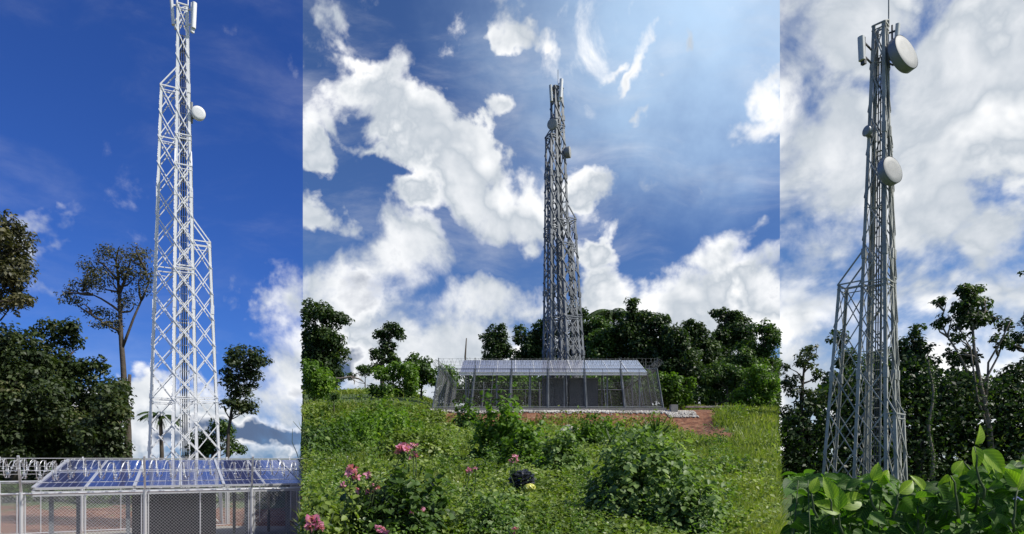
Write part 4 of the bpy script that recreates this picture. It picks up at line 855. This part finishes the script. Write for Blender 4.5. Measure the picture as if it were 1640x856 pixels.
spiky('dense spiky blade-leaved plant below the right fence corner', 1050, 702, 24, 1.25, 90, 2)
spiky('thin grassy spikes beside the white rock', 935, 705, 25, .85, 60, 3)

# pink flowers: stem, leaves, blooms
def bloom(t, p, r, g, n=26):
    P = rnd3(g, n); P[:, 2] = np.abs(P[:, 2]); N = P + rnd3(g, n) * .3; Dd = rnd3(g, n) + P * .6
    return leafcloud('bloom', np.array(p) + P * r * .45, Dd, N, r * .75 * (.7 + .6 * g.random(n)), .75, mPink, t, LEAF)
def flower(label, Y, spots, foot, seed):
    g = np.random.default_rng(seed); c = W(foot, 856, Y); c.z = tz(c.x, c.y); t = thing('flowering_plant', label, 'flower', c, 0, 'pink flowers in the meadow'); b = MB(); LP = []
    for (u, v, rpx) in spots:
        q = W(u, v, Y + g.uniform(-.2, .2)) - c; s = limb(b, (g.normal() * .04, g.normal() * .04, 0), q, .011, .005, g, .05, 5)
        bloom(t, q, rpx * Y / F, g, 30 if rpx > 9 else 16)
        for p in s[1:]:
            for _ in range(7): LP.append(np.array(p) + g.normal(size=3) * .05)
    b.build('stem', mStem, t); LP = np.array(LP); n = len(LP)
    leafcloud('leaves', LP, rnd3(g, n), rnd3(g, n) * .5 + np.array([0, -.2, 1]), .07, .6, lTreeM, t, LEAF)
flower('pink flower plant with several faded blooms in the left of the meadow', 6.4, [(563, 757, 13), (572, 768, 9), (589, 764, 9), (573, 787, 7), (549, 780, 7), (601, 782, 7), (591, 790, 8), (596, 778, 5)], 580, 1)
flower('pink flower plant with one large faded cluster, uppermost of the left flowers', 6.8, [(645, 722, 13), (655, 718, 8), (663, 716, 8), (662, 732, 9)], 648, 2)
flower('pink flower at the bottom left corner of the meadow', 5.6, [(503, 840, 15), (510, 848, 11), (497, 849, 11)], 503, 3)
flower('single pink flower right of the dark shrub, beside the weeds', 6.2, [(675, 820, 8), (660, 822, 5)], 672, 4)
flower('pink flower low at the bottom edge, left of the middle', 5.6, [(609, 851, 10), (617, 853, 8)], 612, 5)
flower('magenta flower standing left above the black plastic bag', 9.5, [(824, 733, 7), (819, 740, 5), (828, 739, 4)], 822, 6)
flower('withered pink flower left of the black bag among weeds', 8.4, [(753, 755, 7), (761, 751, 4)], 756, 7)
flower('pink flower at the bottom edge below the black bag', 6.0, [(825, 849, 7), (822, 855, 6)], 824, 8)

# black plastic bag, wrapper, rock, curb stones
import bmesh
def lump(name, label, cat, c, d, m, seed, amp=.35, sub=3, ridg=3.0, flat=0):
    bm = bmesh.new(); bmesh.ops.create_icosphere(bm, subdivisions=sub, radius=1); g = np.random.default_rng(seed); o_ = g.normal(size=(6, 3)) * ridg; ph_ = g.random(6) * 6
    for v in bm.verts:
        p = np.array(v.co); k = sum(abs(math.sin(p @ o_[i] + ph_[i])) / (1 + i * .4) for i in range(6)) / 3.2 - .5
        v.co = Vector(p * (1 + amp * k) * np.array(d))
    me = bpy.data.meshes.new(name); bm.to_mesh(me); bm.free(); o = link(name, me, m); o.location = c
    if label: tag(o, label, cat)
    return o
p = W(836, 768, 9.6); lump('plastic_bag', 'crumpled black plastic bag lying in the weeds', 'bag', (p.x, p.y, p.z), (.17, .14, .13), mBag, 4, .75, 4, 5.0)
p = W(848, 781, 9.3); lump('plastic_wrapper', 'crumpled yellow wrapper just below the black bag', 'litter', (p.x, p.y, p.z), (.08, .06, .05), mYel, 5, .6, 3, 4)
p = W(912, 700, 27); p.z = tz(p.x, p.y) + .25; lump('pale_rock', 'pale jagged rock on the grass below the red bank', 'rock', p, (.42, .35, .42), mRock, 6, .6, 4, 3)
b = MB(); b.box((0, 0, .22), (.42, .42, .44)); o = b.build('concrete_block', mConc); p = W(1079, 658, 38.2); o.location = (p.x, p.y, tz(p.x, p.y)); tag(o, 'small square concrete block at the right corner of the fence', 'block')
p = W(1140, 658, 44); b = MB(); b.box((0, 0, .05), (3.6, .5, .12)); o = b.build('concrete_slab', mRock); o.location = (p.x, 44, tz(p.x, 44) + .16); o.rotation_euler = (0, 0, R(-4)); tag(o, 'pale concrete strip lying on the ground right of the fence', 'slab')
# white gravel along the curb and spilled at the corner
g = np.random.default_rng(9); n = 5200; X = np.concatenate([g.uniform(x0 - .5, x1 + .8, 3600), g.uniform(x1 + .4, x1 + 2.2, 1600)]); Y = np.concatenate([38.25 - np.abs(g.normal(0, .16, 3600)), g.uniform(37.2, 39.6, 1600)])
Z = terr(X, Y) + .03; T = np.array([(1, 0, 0), (-1, 0, 0), (0, 1, 0), (0, -1, 0), (0, 0, .8), (0, 0, -.5)]); FT = np.array([(0, 2, 4), (2, 1, 4), (1, 3, 4), (3, 0, 4), (2, 0, 5), (1, 2, 5), (3, 1, 5), (0, 3, 5)])
s = g.uniform(.03, .09, n)[:, None, None] * g.uniform(.6, 1.3, (n, 6, 1)); a = g.random(n) * 6.28; Rm = np.zeros((n, 3, 3)); Rm[:, 0, 0] = np.cos(a); Rm[:, 0, 1] = -np.sin(a); Rm[:, 1, 0] = np.sin(a); Rm[:, 1, 1] = np.cos(a); Rm[:, 2, 2] = 1
V = np.einsum('nij,nkj->nki', Rm, T[None] * s) + np.stack([X, Y, Z], 1)[:, None]
mPeb = leafmat('white_gravel', (.25, .23, .20), (.62, .60, .55), trans=0.0, rough=.9)
tag(npmesh('white_gravel', V.reshape(-1, 3), (FT[None] + (np.arange(n) * 6)[:, None, None]).reshape(-1, 3), mPeb), 'white gravel spread along the curb of the hilltop fence', 'gravel', kind='stuff')

# ------------------------------------------------------------------ near hedge on the right
def hedge(label, ulo, uhi, top, Yr, n, leaf, seed, mt, young=0, zlo=.35):
    g = np.random.default_rng(seed); u = g.uniform(ulo, uhi, n); Y = g.uniform(*Yr, n); vt = np.interp(u, [p[0] for p in top], [p[1] for p in top])
    ztop = CAMZ + (HOR - vt) / F * Y - .03 + .05 * (vnoise(u, Y * 60, 22, seed) - .5); X = (u - CX) / F * Y; q = g.random(n) ** 1.7; Z = ztop - q * (ztop - zlo)
    base = Vector((float(X.mean()), float(Y.mean()), tz(X.mean(), Y.mean()))); t = thing('broadleaf_shrub', label, 'shrub', base, 0, 'broadleaf hedge in front of the grey tower')
    N = np.stack([g.normal(0, .5, n), g.normal(-.45, .45, n), g.uniform(.3, 1.1, n)], 1); Dd = np.stack([g.normal(0, 1, n), g.normal(-.3, .8, n), g.normal(-.25, .35, n)], 1)
    P = np.stack([X, Y, Z], 1); keep = clip_seam(P, 'right', 16); P, N, Dd = P[keep], N[keep], Dd[keep]; n = len(P); s = leaf * g.uniform(.55, 1.2, n)
    leafcloud('foliage', P - np.array(base), Dd, N, s, .62, mt, t, (HV, HF), True, HUV)
    b = MB()
    for k in range(14):
        uu = g.uniform(ulo + 10, uhi - 5); Yk = g.uniform(*Yr); vv = float(np.interp(uu, [p[0] for p in top], [p[1] for p in top])); e = W(uu, vv + 12, Yk)
        limb(b, Vector((e.x + g.normal() * .1, e.y, tz(e.x, e.y))) - base, e - base, .006, .003, g, .05, 6)
    b.build('stem', mStem, t, True); return t, base
h1, b1 = hedge('hedge shrub at the left end of the right view, small leaves and bright young shoots', 1252, 1385, [(1252, 768), (1275, 758), (1320, 757), (1350, 764), (1385, 768)], (3.6, 5.4), 900, .118, 1, lHedge)
h2, b2 = hedge('hedge shrub in front of the foot of the grey tower', 1370, 1515, [(1370, 766), (1400, 758), (1450, 770), (1480, 780), (1515, 764)], (3.5, 5.4), 950, .122, 2, lHedge)
h3, b3 = hedge('tallest hedge shrub near the right frame edge, with drooping yellow-green leaves', 1500, 1720, [(1500, 785), (1530, 765), (1560, 745), (1600, 745), (1640, 735), (1720, 730)], (3.5, 5.4), 1400, .125, 3, lHedge)
def young(t, base, spots, Y, seed):
    g = np.random.default_rng(seed); P = []; Dd = []; N = []; S = []
    for (u, v, ang, ln, foot) in spots:       # root of leaf, angle on the image (deg, 0 = right, 90 = up), length in px
        Yk = Y + g.uniform(-.15, .15); p = W(u, v, Yk); P.append(np.array(p - base)); a = R(ang); Dd.append((math.cos(a), g.uniform(-.35, .1), math.sin(a))); N.append((g.normal() * .3, -1, .35)); S.append(ln * Yk / F)
        if foot: b = MB(); limb(b, W(foot[0], foot[1], Yk) - base, p - base, .008, .004, g, .05, 5); b.build('shoot', mStem, t, True)
    leafcloud('young_leaves', np.array(P), np.array(Dd), np.array(N), np.array(S), .6, lHedgeY, t, (HV, HF), True, HUV)
young(h1, b1, [(1345, 822, 150, 42, (1350, 856)), (1343, 818, 118, 44, None), (1345, 816, 100, 40, None), (1335, 800, 110, 38, None), (1346, 812, 25, 50, None), (1328, 795, 95, 30, (1335, 840)), (1300, 790, 70, 28, (1310, 830))], 3.5, 1)
young(h2, b2, [(1398, 770, 75, 30, (1405, 820)), (1405, 775, 40, 34, None), (1412, 775, 110, 24, None), (1440, 790, 35, 36, (1430, 830)), (1470, 810, 60, 30, (1470, 850))], 3.6, 2)
young(h3, b3, [(1560, 715, -85, 38, (1575, 800)), (1562, 712, 65, 34, None), (1566, 725, -60, 46, None), (1572, 722, -45, 50, None), (1545, 742, -100, 42, (1560, 820)), (1522, 762, -70, 36, (1535, 830)), (1518, 760, -110, 34, None), (1525, 758, 50, 28, None),
                (1630, 785, 60, 44, (1625, 850)), (1632, 780, 130, 38, None), (1600, 770, 100, 26, None), (1480, 785, 120, 30, None)], 3.5, 3)
